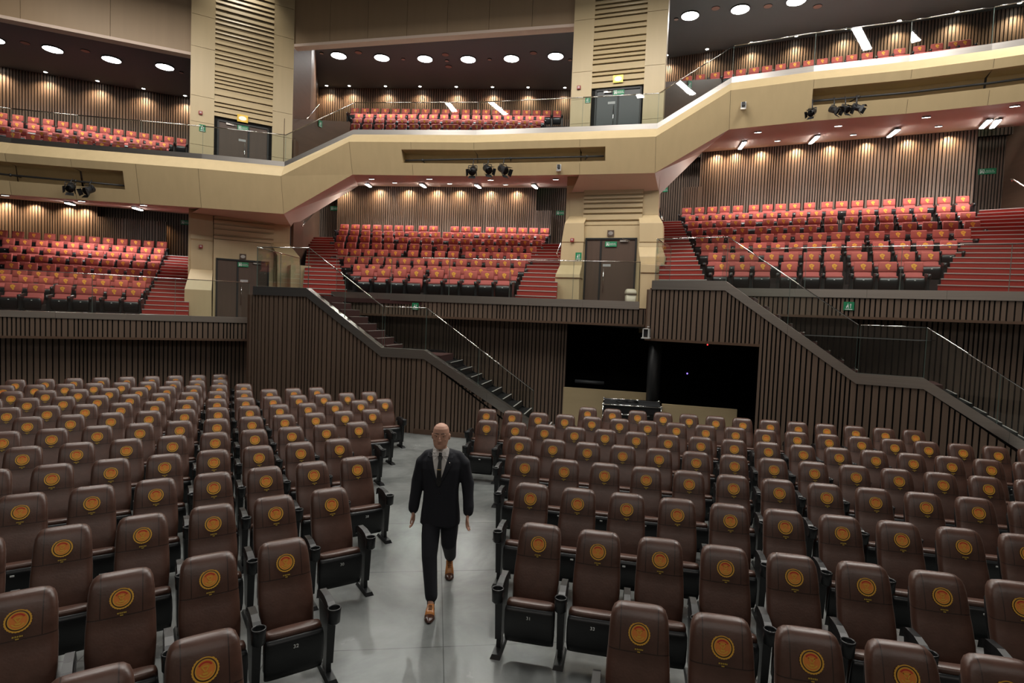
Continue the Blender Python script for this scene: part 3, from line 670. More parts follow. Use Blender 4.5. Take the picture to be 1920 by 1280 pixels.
washers([1253, 1328, 1410, 1493, 1585, 1683, 1790, 1905], UR, zur, None, lambda x: 100-(x-1253)*.15, '%s small spotlight from the high tower, before the high slatted wall upstairs', 'wall spotlights of the high balcony', 170)
for F, X, zt, py in ((CB, [646, 713, 767, 820, 863, 920, 970], zc, 360), (LB, [-20, 13, 67, 130, 160], zl, 380), (RB, [1345, 1380, 1427, 1493, 1556, 1624, 1701, 1777], zr, 280)):
    for x in X:
        s = F.s(x, py); spot(F.P(s, zt-.12, .30), 190, 2.5, (1, .72, .45), F.P(s, zt-2.6, .05), 1.0)
for x in (262, 300): s = LB2.s(x, 420); spot(LB2.P(s, zl-.3, .35), 80, 2.3, (1, .64, .34), LB2.P(s, zl-3, .1), 1.0)
# downlights and tube lamps in the soffit: points between its front edge and the rear wall
def soffit_pt(px, py, chain, F, zb, end=None):
    fr = None
    for a, b in zip(chain, chain[1:]):
        xa, xb = pxof(a)[0], pxof(b)[0]
        if xa <= px <= xb or b is chain[-1] or px < xa:
            t = (px-xa)/(xb-xa); fr = a.lerp(b, t); break
    bk = F.P(F.s(px, py), zb); best = min((abs(pxof(fr.lerp(bk, k/60))[1]-py), k) for k in range(3, 58)); p = fr.lerp(bk, best[1]/60)
    # line up sideways with the column it was read on
    u = (b-a).normalized(); e = .01; g = pxof(p+u*e)[0]-pxof(p)[0]; p = p+u*e*(px-pxof(p)[0])/g
    n = u.cross(bk-fr).normalized(); return p, (n if n.z > 0 else -n), (bk-fr).normalized(), u
def pxof(p):
    q = p-Vector((0, 0, EYE)); return 960+FPX*q.dot(RT)/q.dot(FW), 640-FPX*q.dot(UP)/q.dot(FW)
MIDC, LOWC, HIGC = ([A[5], A[6], A[7]], CB, zc), ([A[0], A[1], A[2], A[3]], LB, zl), ([A[9], A[10], A[11], A[12], A[13]], RB, zr)
def downs(P, C, where, grp):
    for k, (x, y) in enumerate(P):
        p, n, _, _ = soffit_pt(x, y, *C); lampobj('downlight', p-n*.004, md, mdlens, '%s small round downlight in the rosy soffit over the %s' % (ORD[k], where), grp, n)
        spot(p-n*.08, 110, 2.2, (1, .88, .76), p-Vector((0, 0, 1)), .7, .05)
downs([(697, 334), (805, 334), (920, 336), (1042, 335), (740, 341.5), (843, 343), (948, 345)], MIDC, 'middle terrace', 'downlights of the middle soffit')
downs([(10, 361), (153, 374), (269, 383)], LOWC, 'lowest terrace', 'downlights of the low soffit')
downs([(1421, 247), (1572, 235), (1737, 218), (1903, 197), (1458, 263), (1600, 251.5), (1760, 235.5)], HIGC, 'highest terrace', 'downlights of the high soffit')
def tubes(P, C, where, grp, ww=.13):
    for k, (x, y, x2, y2) in enumerate(P):
        a, n, _, _ = soffit_pt(x, y, *C); b, n, _, _ = soffit_pt(x2, y2, *C); c = (a+b)/2; d = (b-a).normalized(); hl = min((b-a).length/2, 1.9); sd = d.cross(n).normalized()*ww/2
        n = sd.cross(d).normalized(); n = n if n.z > 0 else -n
        r = empty('tube_lamp', c); tag(r, '%s white tube lamp in the rosy soffit over the %s' % (ORD[k], where), 'lamp', grp)
        p = [c-d*hl-sd, c+d*hl-sd, c+d*hl+sd, c-d*hl+sd]; g = [c-d*(hl+.03)-sd*1.3, c+d*(hl+.03)-sd*1.3, c+d*(hl+.03)+sd*1.3, c-d*(hl+.03)+sd*1.3]
        part(MB().hexa([q-n*.06 for q in g], [q-n*.02 for q in g]), 'lamp_housing', DFRAME, r); part(MB().hexa([q-n*.09 for q in p], [q-n*.061 for q in p]), 'lamp_diffuser', LAMPW, r)
        spot(c-n*.16, 250, 2.8, (1, .95, .9), c-Vector((0, 0, 1)), .4, .2)
tubes([(686, 341, 695, 348.5), (788, 341.5, 798, 349), (891, 342.5, 901, 350.5), (998, 342, 1007, 352)], MIDC, 'middle terrace', 'tube lamps of the middle soffit')
tubes([(124, 376.5, 138, 381), (251, 386, 265, 391)], LOWC, 'lowest terrace', 'tube lamps of the low soffit')
tubes([(1398, 260, 1386, 278), (1536, 249, 1518, 270), (1688, 236, 1664, 256), (1864, 214, 1836, 241), (1878, 216, 1857, 244)], HIGC, 'highest terrace', 'tube lamps of the high soffit')
# narrow spotlights over the two towers
for F, x, e in ((LT, 455, 420), (TT, 1160, 40)):
    s = F.s(x, 60); spot(F.P(s, 16.2, .9), e, 1.3, (1, .94, .82), F.P(s, 9, .1), .8, .1)
# speakers and detectors on the dark ceilings
cdm, cdl = disk_mesh(.16, .02, mat('rosy_grille', (.30, .20, .17), .6)); cs2, cl2 = disk_mesh(.09, .04, mat('pale_detector', (.45, .38, .34), .5))
for k, (x, y, sz) in enumerate([(672, 98, 1), (835, 102, 1), (1000, 99, 1), (841, 124.5, 1), (603, 99, 0), (756, 110, 0), (838, 113, 0), (918, 110.5, 0), (1069, 111.5, 0)]):
    p, n = on_tri(x, y, *mid_tri); lampobj('ceiling_speaker' if sz else 'smoke_detector', p, cdm if sz else cs2, cdl if sz else cl2, '%s small round fitting from the low tower on the middle dark ceiling, %s' % (ORD[k], 'a rosy grille' if sz else 'a pale detector'), 'ceiling fittings')['category'] = 'speaker' if sz else 'detector'
for k, (x, y, sz) in enumerate([(47, 80, 1), (160, 95, 1), (340, 135, 0)]):
    p, n = on_tri(x, y, *low_tri); lampobj('ceiling_speaker' if sz else 'smoke_detector', p, cdm if sz else cs2, cdl if sz else cl2, '%s small round fitting on the low dark ceiling, towards the low tower' % ORD[k], 'ceiling fittings')['category'] = 'speaker' if sz else 'detector'
for k, (x, y, sz) in enumerate([(1342, 15, 1), (1440, 11, 1), (1533, 11.5, 1), (1268, 35, 0)]):
    p, n = on_tri(x, y, *hi_tri); lampobj('ceiling_speaker' if sz else 'smoke_detector', p, cdm if sz else cs2, cdl if sz else cl2, '%s small round fitting on the high dark ceiling beside the big lamps' % ORD[k], 'ceiling fittings')['category'] = 'speaker' if sz else 'detector'
# ================================================================== SEATS: surveyed row ends and seat columns
BROWN_L = [(382.0, 1189.0, 200.0, 1247.0, 2), (530.0, 1012.0, 40.0, 1107.0, 4), (616.2, 915.0, 120.0, 986.2, 5), (665.0, 856.2, 42.5, 925.5, 7), (632.5, 821.8, 100.0, 870.0, 7), (668.8, 790.0, 45.0, 836.8, 9), (695.0, 766.2, 7.5, 808.8, 11), (718.8, 747.0, 53.8, 781.2, 12), (691.2, 733.8, 15.0, 763.8, 13), (592.5, 725.5, 52.5, 745.5, 11), (456.2, 718.8, 22.5, 733.0, 9), (412.5, 710.8, 7.5, 722.0, 9), (412.5, 701.2, 30.0, 711.2, 9), ]
BROWN_R = [(1200.0, 1131.0, 1870.0, 1232.0, 5), (1015.0, 982.0, 1900.0, 1090.0, 8), (999.0, 906.0, 1914.0, 1002.0, 10), (988.0, 854.0, 1825.0, 932.5, 11), (977.0, 818.0, 1845.0, 893.0, 13), (916.0, 787.0, 1851.0, 861.0, 16), (915.0, 766.0, 1865.0, 836.6, 18), (1103.0, 763.0, 1712.0, 806.0, 13), ]
RED_M = {1: ([688.8, 719.0, 749.6, 781.0, 819.4, 850.9, 882.5, 913.5, 945.6], 509.4, 515.6), 2: ([672.2, 700.6, 730.6, 758.8, 787.5, 815.9, 844.1, 872.9, 901.9, 930.6, 960.0], 500.6, 508.8), 3: ([654.4, 680.6, 707.9, 732.5, 758.8, 785.2, 811.9, 838.8, 865.0, 892.9, 920.4, 946.9, 974.1], 486.3, 493.3), 4: ([641.9, 666.2, 691.5, 717.1, 741.9, 774.0, 799.1, 824.4, 849.4, 882.1, 907.5, 933.4, 959.1, 985.2], 471.3, 479.5), 5: ([635.4, 658.1, 682.1, 706.0, 729.0, 752.9, 776.5, 800.0, 828.8, 852.2, 875.9, 900.4, 924.1, 948.1, 971.6, 996.2], 458.7, 467.0), 6: ([638.5, 660.9, 684.0, 706.2, 728.5, 756.0, 778.1, 799.8, 821.9, 849.8, 872.1, 894.1, 916.6, 939.0, 961.6, 984.4, 1006.9], 445.6, 454.4), 7: ([643.1, 664.0, 685.4, 706.9, 728.4, 748.8, 774.1, 796.2, 817.1, 838.1, 859.0, 880.2, 906.5, 927.8, 949.8, 971.0, 992.5, 1014.1], 435.0, 443.5), 8: ([645.2, 665.9, 686.2, 706.5, 727.1, 747.5, 767.2, 792.5, 812.9, 852.5, 873.1, 893.8, 918.5, 939.0, 959.8, 980.2, 1000.6, 1021.5], 424.4, 431.9), }
RED_H = {1: ([1353.3, 1391.9, 1430.2, 1479.7, 1521.6, 1564.4, 1618.3, 1664.8, 1713.3], 498.3, 498.4), 2: ([1340.6, 1374.2, 1409.1, 1446.6, 1483.3, 1521.1, 1560.2, 1611.2, 1653.9, 1699.5, 1744.5], 480.3, 479.0), 3: ([1326.6, 1357.5, 1391.1, 1424.4, 1458.6, 1492.3, 1527.3, 1563.8, 1602.0, 1651.2, 1692.2, 1734.8, 1779.4], 462.3, 457.8), 4: ([1316.4, 1345.8, 1376.2, 1406.4, 1438.3, 1470.0, 1503.6, 1537.2, 1571.9, 1607.8, 1644.5, 1683.3, 1723.0, 1764.5, 1805.5], 447.0, 436.0), 5: ([1307.2, 1335.2, 1363.3, 1391.9, 1426.7, 1457.2, 1488.0, 1519.5, 1558.9, 1592.2, 1625.8, 1662.5, 1705.5, 1743.8, 1782.5, 1823.4], 433.0, 419.5), 6: ([1299.7, 1325.8, 1352.3, 1379.4, 1406.7, 1440.6, 1468.9, 1498.1, 1527.3, 1557.8, 1596.6, 1629.4, 1662.8, 1697.2, 1732.8, 1777.3, 1815.2], 419.4, 403.1), 7: ([1294.2, 1318.8, 1343.4, 1368.8, 1394.5, 1421.1, 1447.3, 1475.0, 1502.5, 1530.6, 1559.7, 1598.4, 1627.8, 1659.7, 1692.5, 1726.6, 1769.5, 1805.5], 407.7, 389.0), 8: ([1287.5, 1311.4, 1335.2, 1358.8, 1383.6, 1413.3, 1439.2, 1463.8, 1490.3, 1518.0, 1550.8, 1578.1, 1607.8, 1636.7, 1667.5, 1705.0, 1738.3, 1770.3, 1805.2], 394.0, 372.7), }
RED_L = {0: ([24.2, 67.0, 117.5, 157.5], 530.5, 535.5), 1: ([179.2, 214.2, 250.0], 541.0, 543.3), 2: ([6.7, 47.8, 85.8, 123.3, 158.3, 193.3, 227.0, 260.3], 520.0, 532.0), 3: ([4.2, 36.3, 72.5, 106.3, 141.7, 175.0, 208.3, 240.0, 271.7], 510.0, 521.7), 4: ([21.7, 56.7, 91.3, 124.5, 156.7, 188.3, 219.7, 249.5, 280.0], 497.5, 509.2), 5: ([9.7, 43.8, 77.5, 110.0, 142.0, 172.5, 202.0, 230.8, 259.5, 287.5], 480.0, 495.8), 6: ([28.7, 61.2, 92.5, 123.3, 153.3, 182.8, 211.2, 238.3, 265.3, 292.5], 465.3, 481.7), 7: ([15.3, 47.0, 78.0, 107.8, 137.0, 166.2, 193.3, 220.3, 246.7, 273.3, 298.3], 450.8, 470.0), 8: ([2.5, 33.3, 63.7, 93.0, 122.5, 149.5, 177.0, 203.0, 229.2, 254.5, 279.2, 303.7], 436.3, 457.0), }
UP_L = {0: ([24.4, 61.9, 93.8, 127.5, 160.3, 191.3, 221.3, 252.2, 280.3], 252.0, 281.5), 1: ([6.9, 39.4, 78.4, 108.8, 139.1, 167.8, 195.9, 222.2, 250.3, 275.6, 301.9], 241.0, 278.4), 2: ([1.9, 31.9, 62.8, 91.9, 126.6, 154.7, 182.3, 208.1, 234.0, 258.8, 282.8, 307.9], 229.0, 271.0), 3: ([2.8, 32.8, 62.3, 90.4, 118.1, 144.8, 171.6, 196.9, 222.2, 246.0, 270.0, 295.3, 316.9, 340.3], 215.6, 263.4), }
UP_M = {0: ([665.8, 688.4, 710.5, 732.2, 754.0, 775.8, 797.0, 818.2, 839.4, 851.1, 872.3, 893.5, 914.7, 935.9, 957.1, 977.2, 997.2], 236.0, 238.0), 1: ([670.0, 690.6, 712.0, 733.0, 754.2, 774.6, 795.8, 816.5, 837.3, 857.7, 879.2, 899.8, 920.8, 941.7, 962.9, 984.3, 1006.1], 225.8, 229.5), 2: ([673.0, 692.7, 713.3, 733.0, 752.3, 772.6, 793.0, 812.1, 832.8, 852.6, 872.9, 893.0, 911.9, 931.9, 952.6, 972.8, 992.9, 1013.3], 216.7, 221.0), 3: ([665.2, 684.5, 703.3, 722.5, 742.0, 760.5, 779.6, 797.9, 817.0, 835.9, 854.3, 873.5, 893.0, 911.5, 930.2, 949.1, 968.6, 987.5, 1006.4, 1025.0, 1044.8], 206.4, 210.9), }
UP_H = {0: ([1288.5, 1313.0, 1341.0, 1366.0, 1389.0, 1414.0, 1438.0, 1464.0, 1490.0, 1516.0, 1542.0, 1569.5, 1597.0, 1626.0, 1656.0, 1686.6, 1724.0, 1757.0, 1791.0, 1809.0], 147.0, 79.5), }
def leather():
    m = mat('brown_leather', (.105, .050, .036), .36, spec=.65); nt = m.node_tree; b = nt.nodes['Principled BSDF']; N = nt.nodes.new; L = nt.links.new
    b.inputs['Sheen Weight'].default_value = .10; b.inputs['Sheen Roughness'].default_value = .35; b.inputs['Sheen Tint'].default_value = (1, .82, .74, 1)
    tc = N('ShaderNodeTexCoord'); nz = N('ShaderNodeTexNoise'); nz.inputs['Scale'].default_value = 9; nz.inputs['Detail'].default_value = 6; L(tc.outputs['Object'], nz.inputs['Vector'])
    cr = N('ShaderNodeValToRGB'); cr.color_ramp.elements[0].color = (.064, .029, .019, 1); cr.color_ramp.elements[1].color = (.096, .044, .030, 1); cr.color_ramp.elements[0].position = .3; cr.color_ramp.elements[1].position = .7; L(nz.outputs[0], cr.inputs[0])
    # stitched seams on the head part
    sx = N('ShaderNodeSeparateXYZ'); L(tc.outputs['Object'], sx.inputs[0])
    def mth(op, a, b_=None):
        n = N('ShaderNodeMath'); n.operation = op
        for i, q in ((0, a), (1, b_)):
            if q is None: continue
            if isinstance(q, (int, float)): n.inputs[i].default_value = q
            else: L(q, n.inputs[i])
        return n.outputs[0]
    d = mth('ABSOLUTE', mth('SUBTRACT', mth('ABSOLUTE', sx.outputs[0]), .125)); l1 = mth('MULTIPLY', mth('LESS_THAN', d, .0035), mth('GREATER_THAN', sx.outputs[2], .76))
    l2 = mth('LESS_THAN', mth('ABSOLUTE', mth('SUBTRACT', sx.outputs[2], .76)), .0035); ln = mth('MAXIMUM', l1, l2)
    mx = N('ShaderNodeMix'); mx.data_type = 'RGBA'; mx.inputs[7].default_value = (.03, .014, .01, 1); L(ln, mx.inputs[0]); L(cr.outputs[0], mx.inputs[6]); L(mx.outputs[2], b.inputs['Base Color'])
    v = N('ShaderNodeTexNoise'); v.inputs['Scale'].default_value = 60; L(tc.outputs['Object'], v.inputs['Vector'])
    bp = N('ShaderNodeBump'); bp.inputs['Strength'].default_value = .15; bp.inputs['Distance'].default_value = .004; L(v.outputs[0], bp.inputs['Height'])
    b2 = N('ShaderNodeBump'); b2.invert = True; b2.inputs['Strength'].default_value = .8; b2.inputs['Distance'].default_value = .006; L(ln, b2.inputs['Height']); L(bp.outputs[0], b2.inputs['Normal']); L(b2.outputs[0], b.inputs['Normal'])
    return m
LEATHER = leather()
GOLD = mat('gold_thread', (.66, .35, .035), .55); ORANGE = mat('orange_thread', (.70, .215, .03), .55); REDT = mat('red_thread', (.50, .03, .012), .6); OLIVE = mat('olive_thread', (.40, .27, .03), .6)
FABRIC = mat('red_fabric', (.40, .085, .075), .8, noise=(30, .12)); FABRIC2 = mat('red_fabric_head', (.42, .080, .065), .75, noise=(30, .12)); YEL = mat('yellow_thread', (.85, .40, .05), .7)

def emblem_mesh(c, ax, ay, R):
    """round crest: scalloped outer ring of thread, inner disc with red arc and small motif, line of script below"""
    c, ax, ay = Vector(c), Vector(ax).normalized(), Vector(ay).normalized(); n = ax.cross(ay)
    if n.y > 0: n = -n
    mb = MB()
    def arc(r0, r1, a0, a1, seg, mi, lift, wob=0):
        p = []
        for j in range(seg+1):
            t = math.radians(a0+(a1-a0)*j/seg); q = 1+(wob*math.sin(j*PI) if 0 else wob*(1 if j % 2 else -1))
            p.append((c+n*lift+(ax*math.cos(t)+ay*math.sin(t))*R*r0, c+n*lift+(ax*math.cos(t)+ay*math.sin(t))*R*r1*q))
        for a, b in zip(p, p[1:]): mb.quad(a[0], b[0], b[1], a[1], mi=mi)
    arc(.86, 1.0, -238, 58, 44, 0, .0015, .022); arc(.86, .95, 58, 122, 8, 0, .0015)
    arc(.0, .70, 0, 360, 28, 1, .0012); arc(.68, .76, 0, 360, 28, 0, .0018)
    arc(.50, .62, 35, 145, 10, 2, .0022); arc(.44, .56, -150, -30, 10, 0, .002)
    q = lambda u, v: c+n*.0026+ax*R*u+ay*R*v
    mb.quad(q(-.34, .30), q(.34, .30), q(.26, .20), q(-.26, .20), mi=0); mb.quad(q(-.34, .30), q(-.24, .30), q(.04, -.16), q(-.06, -.16), mi=0); mb.quad(q(.24, .30), q(.34, .30), q(.06, -.16), q(-.04, -.16), mi=0)
    mb.quad(q(-.22, -.2), q(.22, -.2), q(.16, -.36), q(-.16, -.36), mi=0)
    for k, (u0, u1) in enumerate([(-.36, -.22), (-.17, -.05), (-.01, .1), (.15, .27), (.3, .4)]): mb.quad(q(u0, -1.28+.02*(k % 2)), q(u1, -1.28), q(u1, -1.40), q(u0, -1.42), mi=3)
    mb.quad(q(-.12, -1.5), q(.14, -1.5), q(.14, -1.6), q(-.12, -1.6), mi=3)
    return mb.mesh('emblem', [GOLD, ORANGE, REDT, OLIVE])

# ---------- brown leather seat: the seat is folded up, its front is -y
def brown_meshes():
    D = {}
    R = []
    for z, hw, ht, cy in [(.34, .185, .035, -.130), (.37, .200, .05, -.118), (.55, .212, .062, -.044), (.68, .210, .062, .012), (.76, .205, .060, .046), (.80, .204, .068, .060), (.90, .199, .070, .102), (.955, .191, .066, .122), (.99, .176, .056, .134), (1.01, .152, .040, .141), (1.02, .115, .02, .144)]:
        R.append((z, 0, cy, hw, ht))
    D['backrest'] = MB().sell(R, 28, 0, 4.2).mesh('backrest', LEATHER)
    D['back_shell'] = MB().sell([(z, 0, cy+.062, hw*.98, .03) for z, hw, ht, cy in [(.34, .18, 0, -.13), (.5, .205, 0, -.06), (.72, .205, 0, .035), (.86, .192, 0, .09), (.9, .16, 0, .105)]], 24, 0, 4).mesh('back_shell', BLACKP)
    oy, oz = -.19, -.11
    D['seat_cushion'] = MB().sell([(z+oz, 0, y+oy, hw, ht) for z, y, hw, ht in [(.24, -.075, .195, .035), (.30, -.10, .217, .05), (.50, -.105, .218, .055), (.57, -.115, .214, .062), (.595, -.12, .205, .055), (.603, -.122, .185, .035)]], 24, 0, 4).mesh('seat_cushion', LEATHER)
    mb = MB(); rings = []
    for z, y, hw, d in [(.225, -.13, .19, .02), (.24, -.16, .215, .03), (.32, -.19, .221, .035), (.44, -.205, .222, .032), (.53, -.212, .218, .026), (.565, -.208, .210, .015)]: rings.append((z+oz, 0, y+.03+oy, hw, d))
    mb.sell(rings, 24, 0, 5); D['seat_pan'] = mb.mesh('seat_pan', BLACKP)
    D['number_plate'] = MB().box(-.020, .012, -.2145+oy, -.205+oy, .508+oz, .522+oz).mesh('number_plate', WHITE)
    mb = MB()                                                                 # arm: sloping pad, nosed front
    prof = [(-.02, .60, .032), (-.10, .64, .034), (-.24, .645, .034), (-.33, .63, .036), (-.38, .61, .038)]
    for (y0, z0, w0), (y1, z1, w1) in zip(prof, prof[1:]): mb.hexa([(-w0, y0, z0-.075), (w0, y0, z0-.075), (w1, y1, z1-.075), (-w1, y1, z1-.075)], [(-w0*.8, y0, z0), (w0*.8, y0, z0), (w1*.8, y1, z1), (-w1*.8, y1, z1)])
    D['armrest'] = mb.mesh('armrest', BLACKP)
    cup = MB(); seg = 18; rr = lambda r, z, cy=-.43: [(r*math.cos(2*PI*j/seg), cy+r*math.sin(2*PI*j/seg), z) for j in range(seg)]
    cup.ring_stack([rr(.030, .50), rr(.048, .515), rr(.052, .60), rr(.054, .628), rr(.047, .632), rr(.043, .62), rr(.041, .54), rr(.001, .535)], cap=False)
    D['cup_holder'] = cup.mesh('cup_holder', BLACKP)
    lg = MB(); lg.hexa([(-.028, -.34, .12), (.028, -.34, .12), (.028, -.20, .12), (-.028, -.20, .12)], [(-.034, -.38, .58), (.034, -.38, .58), (.034, -.10, .58), (-.034, -.10, .58)])
    lg.hexa([(-.02, -.32, .02), (.02, -.32, .02), (.02, -.21, .02), (-.02, -.21, .02)], [(-.02, -.31, .14), (.02, -.31, .14), (.02, -.22, .14), (-.02, -.22, .14)])
    lg.hexa([(-.045, -.45, .0), (.045, -.45, .0), (.045, -.12, .0), (-.045, -.12, .0)], [(-.032, -.43, .035), (.032, -.43, .035), (.032, -.14, .035), (-.032, -.14, .035)])
    D['leg'] = lg.mesh('leg', BLACKP)
    t = Vector((0, .40, 1)).normalized()
    D['emblem'] = emblem_mesh((0, .0155, .875), (1, 0, 0), t, .072)
    return D
BM_ = brown_meshes()
def mk(name, me, parent, x=0):
    o = bpy.data.objects.new(name, me); COL.objects.link(o); o.parent = parent; o.location.x = x; return o
ZTOP = Vector((0, .144, 1.02))
def numeral(parent, text):
    o = text_mesh('seat_number', text, .042, WHITE); o.parent = parent; o.location = (0, -.4065, .373); o.rotation_euler = (PI/2+.1, 0, 0)
NUM = {('L', 1, 0): '32', ('L', 2, 0): '30', ('L', 3, 0): '28', ('R', 1, 0): '31', ('R', 1, 1): '33'}
def brown_rows(rows, side, where, group):
    for r, (x0, y0, x1, y1, n) in enumerate(rows):
        a, b = atz(x0, y0, 1.02), atz(x1, y1, 1.02); d = (b-a)/(n-1); ang = math.radians(33.5 if side == 'L' else -11.7)
        if n < 3: d = d.normalized()*.545
        k = 0
        while k < 40:
            p = a+d*k; u, v = pxof(p)
            if (side == 'L' and u < -50) or (side == 'R' and u > 1985): break
            if side == 'R' and r == 7 and k >= n: break
            rot = Matrix.Rotation(ang, 3, 'Z'); base = p-rot@ZTOP; base.z = 0
            e = empty('leather_seat', base, ang)
            tag(e, 'brown leather seat, %s from the aisle, %s row of the block %s' % (ORD[k], ORD[r], where), 'seat', group)
            br = mk('backrest', BM_['backrest'], e); mk('emblem', BM_['emblem'], br); mk('back_shell', BM_['back_shell'], e)
            mk('seat_cushion', BM_['seat_cushion'], e); sp_ = mk('seat_pan', BM_['seat_pan'], e)
            if (side, r, k) in NUM: numeral(sp_, NUM[(side, r, k)])
            else: mk('number_plate', BM_['number_plate'], sp_)
            sx = d.length/2*(1 if side == 'L' else -1)
            for x in ([sx, -sx] if (side == 'R' and r == 7 and k == n-1) or (side == 'L' and r == 12 and False) else [sx]):
                ar = mk('armrest', BM_['armrest'], e, x); mk('cup_holder', BM_['cup_holder'], ar); mk('leg', BM_['leg'], e, x)
            k += 1
brown_rows(BROWN_L, 'L', 'below the lowest terrace', 'brown leather seats below the lowest terrace')
brown_rows(BROWN_R, 'R', 'facing the flight case', 'brown leather seats before the flight case')

# ---------- red fabric seats of the terraces
def red_meshes():
    D = {}
    D['headrest'] = MB().sell([(.70, 0, .055, .198, .045), (.715, 0, .058, .206, .055), (.80, 0, .075, .206, .055), (.93, 0, .10, .203, .05), (.965, 0, .108, .197, .035)], 20, 0, 7).mesh('headrest', FABRIC2)
    D['backrest'] = MB().sell([(.34, 0, -.02, .19, .04), (.50, 0, .02, .205, .05), (.70, 0, .06, .192, .045)], 20, 0, 5).mesh('backrest', FABRIC)
    D['seat_cushion'] = MB().sell([(.28, 0, -.10, .20, .04), (.50, 0, -.13, .215, .055), (.555, 0, -.145, .21, .06), (.575, 0, -.15, .19, .045)], 20, 0, 4).mesh('seat_cushion', FABRIC)
    D['seat_pan'] = MB().sell([(.18, 0, -.14, .19, .03), (.22, 0, -.17, .215, .04), (.42, 0, -.20, .22, .035), (.52, 0, -.21, .20, .02)], 20, 0, 5).mesh('seat_pan', BLACKP)
    D['number_plate'] = MB().box(-.018, .018, -.238, -.2, .455, .475).mesh('number_plate', WHITE)
    mb = MB(); mb.box(-.03, .03, -.28, .10, .02, .55); mb.hexa([(-.04, -.33, .55), (.04, -.33, .55), (.04, .08, .55), (-.04, .08, .55)], [(-.036, -.31, .62), (.036, -.31, .62), (.036, .06, .66), (-.036, .06, .66)]); mb.sell([(.5, 0, -.33, .035, .035), (.61, 0, -.33, .045, .045)], 12, 0, 2)
    D['armrest'] = mb.mesh('armrest', BLACKP)
    mb = MB(); c = Vector((0, .030, .855)); t = Vector((0, .19, 1)).normalized(); n = Vector((0, -.008, 0)); ax = Vector((1, 0, 0))
    q = lambda u, v: c+n+ax*u+t*v
    k = 22; mb.add([q(.062*(1+.12*math.sin(3*2*PI*j/k+.6))*math.cos(2*PI*j/k), .054*(1+.1*math.sin(5*2*PI*j/k))*math.sin(2*PI*j/k)) for j in range(k)], [tuple(range(k))], 0)
    mb.add([q(-.03, -.06), q(.04, -.06), q(.045, -.092), q(.01, -.11), q(-.012, -.075)], [(0, 1, 2, 3, 4)], 0)
    n = Vector((0, -.011, 0)); mb.add([q(.026*math.cos(t_), .018*math.sin(t_)-.004) for t_ in [2*PI*j/10 for j in range(10)]], [tuple(range(10))], 1)
    D['emblem'] = mb.mesh('emblem', [YEL, ORANGE]); return D
RM_ = red_meshes()
def red_seat(p, ang, label, group, arms):
    e = empty('fabric_seat', p, ang); tag(e, label, 'red seat', group)
    h = mk('headrest', RM_['headrest'], e); mk('emblem', RM_['emblem'], h); mk('backrest', RM_['backrest'], e); mk('seat_cushion', RM_['seat_cushion'], e)
    s_ = mk('seat_pan', RM_['seat_pan'], e); mk('number_plate', RM_['number_plate'], s_)
    for x in arms: mk('armrest', RM_['armrest'], e, x)
EMB = Vector((0, .046, .855))
def row_pts(xs, y0, y1, zemb=None, F=None):
    P = []
    for x in xs:
        y = y0+(y1-y0)*(x-xs[0])/(xs[-1]-xs[0])
        P.append(atz(x, y, zemb) if F is None else F.P(F.s(x, y), 0))
    return P
TIERS = {}
def block(rows, zs, deg, side, where, group, key):
    out = []
    for k in sorted(rows):
        xs, y0, y1 = rows[k]; P = row_pts(xs, y0, y1, zs[k]); a = math.radians(deg); rot = Matrix.Rotation(a, 3, 'Z'); zf = zs[k]-.855
        B = [p-rot@EMB for p in P]; d = (B[-1]-B[0]).normalized(); out.append((B[0], B[-1], zf, k, B, a))
    TIERS[key] = out; return out
mid = block(RED_M, dict(zip(range(1, 9), [4.17, 4.50, 4.86, 5.26, 5.70, 6.13, 6.57, 7.0])), -8.5, 0, '', '', 'M')
hig = block(RED_H, dict(zip(range(1, 9), [4.66, 5.09, 5.56, 6.04, 6.52, 7.01, 7.52, 8.05])), -25, 0, '', '', 'H')
# low terrace rows lie near eye height: take them on row planes instead
low = []
for k in sorted(RED_L):
    xs, y0, y1 = RED_L[k]; kk = {0: 0, 1: .75}.get(k, k); off = 21.0+1.19*kk; a = math.radians(20); nn = Vector((-math.sin(a), math.cos(a), 0)); F = Frame((nn*off).x, (nn*off).y, 20)
    P = row_pts(xs, y0, y1, None, F); m_ = len(xs)//2; zm = F.z(xs[m_], y0+(y1-y0)*(xs[m_]-xs[0])/(xs[-1]-xs[0])); zf = zm-.855
    if k < 2: zf = ZL
    rot = Matrix.Rotation(a, 3, 'Z'); B = [p+Vector((0, 0, zf+.855))-rot@EMB for p in P]; low.append((B[0], B[-1], zf, k, B, a))
umid = block(UP_M, {0: 11.42, 1: 12.12, 2: 12.83, 3: 13.62}, -4.5, 0, '', '', 'UM')
ulow = block(UP_L, {0: 9.0, 1: 9.75, 2: 10.45, 3: 11.11}, 23.5, 0, '', '', 'UL')
uhig = block(UP_H, {0: 14.43}, -24.2, 0, '', '', 'UH')
def place(tiers, where, group, rev, ks=None):
    for B0, B1, zf, k, B, a in tiers:
        if ks is not None and k not in ks: continue
        n = len(B)
        for i, p in enumerate(B):
            j = n-1-i if rev else i
            arms = [-.272, .272] if i == n-1 else [-.272]
            if 0 < i and (B[i]-B[i-1]).length < .5: arms = arms[1:]
            red_seat(p, a, 'red seat, %s from the %s, %s row up, %s' % (ORD[j], where[0], ORD[(k-1 if 0 not in [t[3] for t in tiers] else k)], where[1]), group, arms)
place(mid, ('stairs beside the brown panel', 'middle terrace'), 'red seats of the middle terrace', False)
place(hig, ('stairs beside the high tower', 'highest terrace'), 'red seats of the highest terrace', False)
place(low, ('stairs', 'lowest terrace'), 'red seats of the lowest terrace', True, (0, 1, 2, 3, 4, 5, 6, 7))
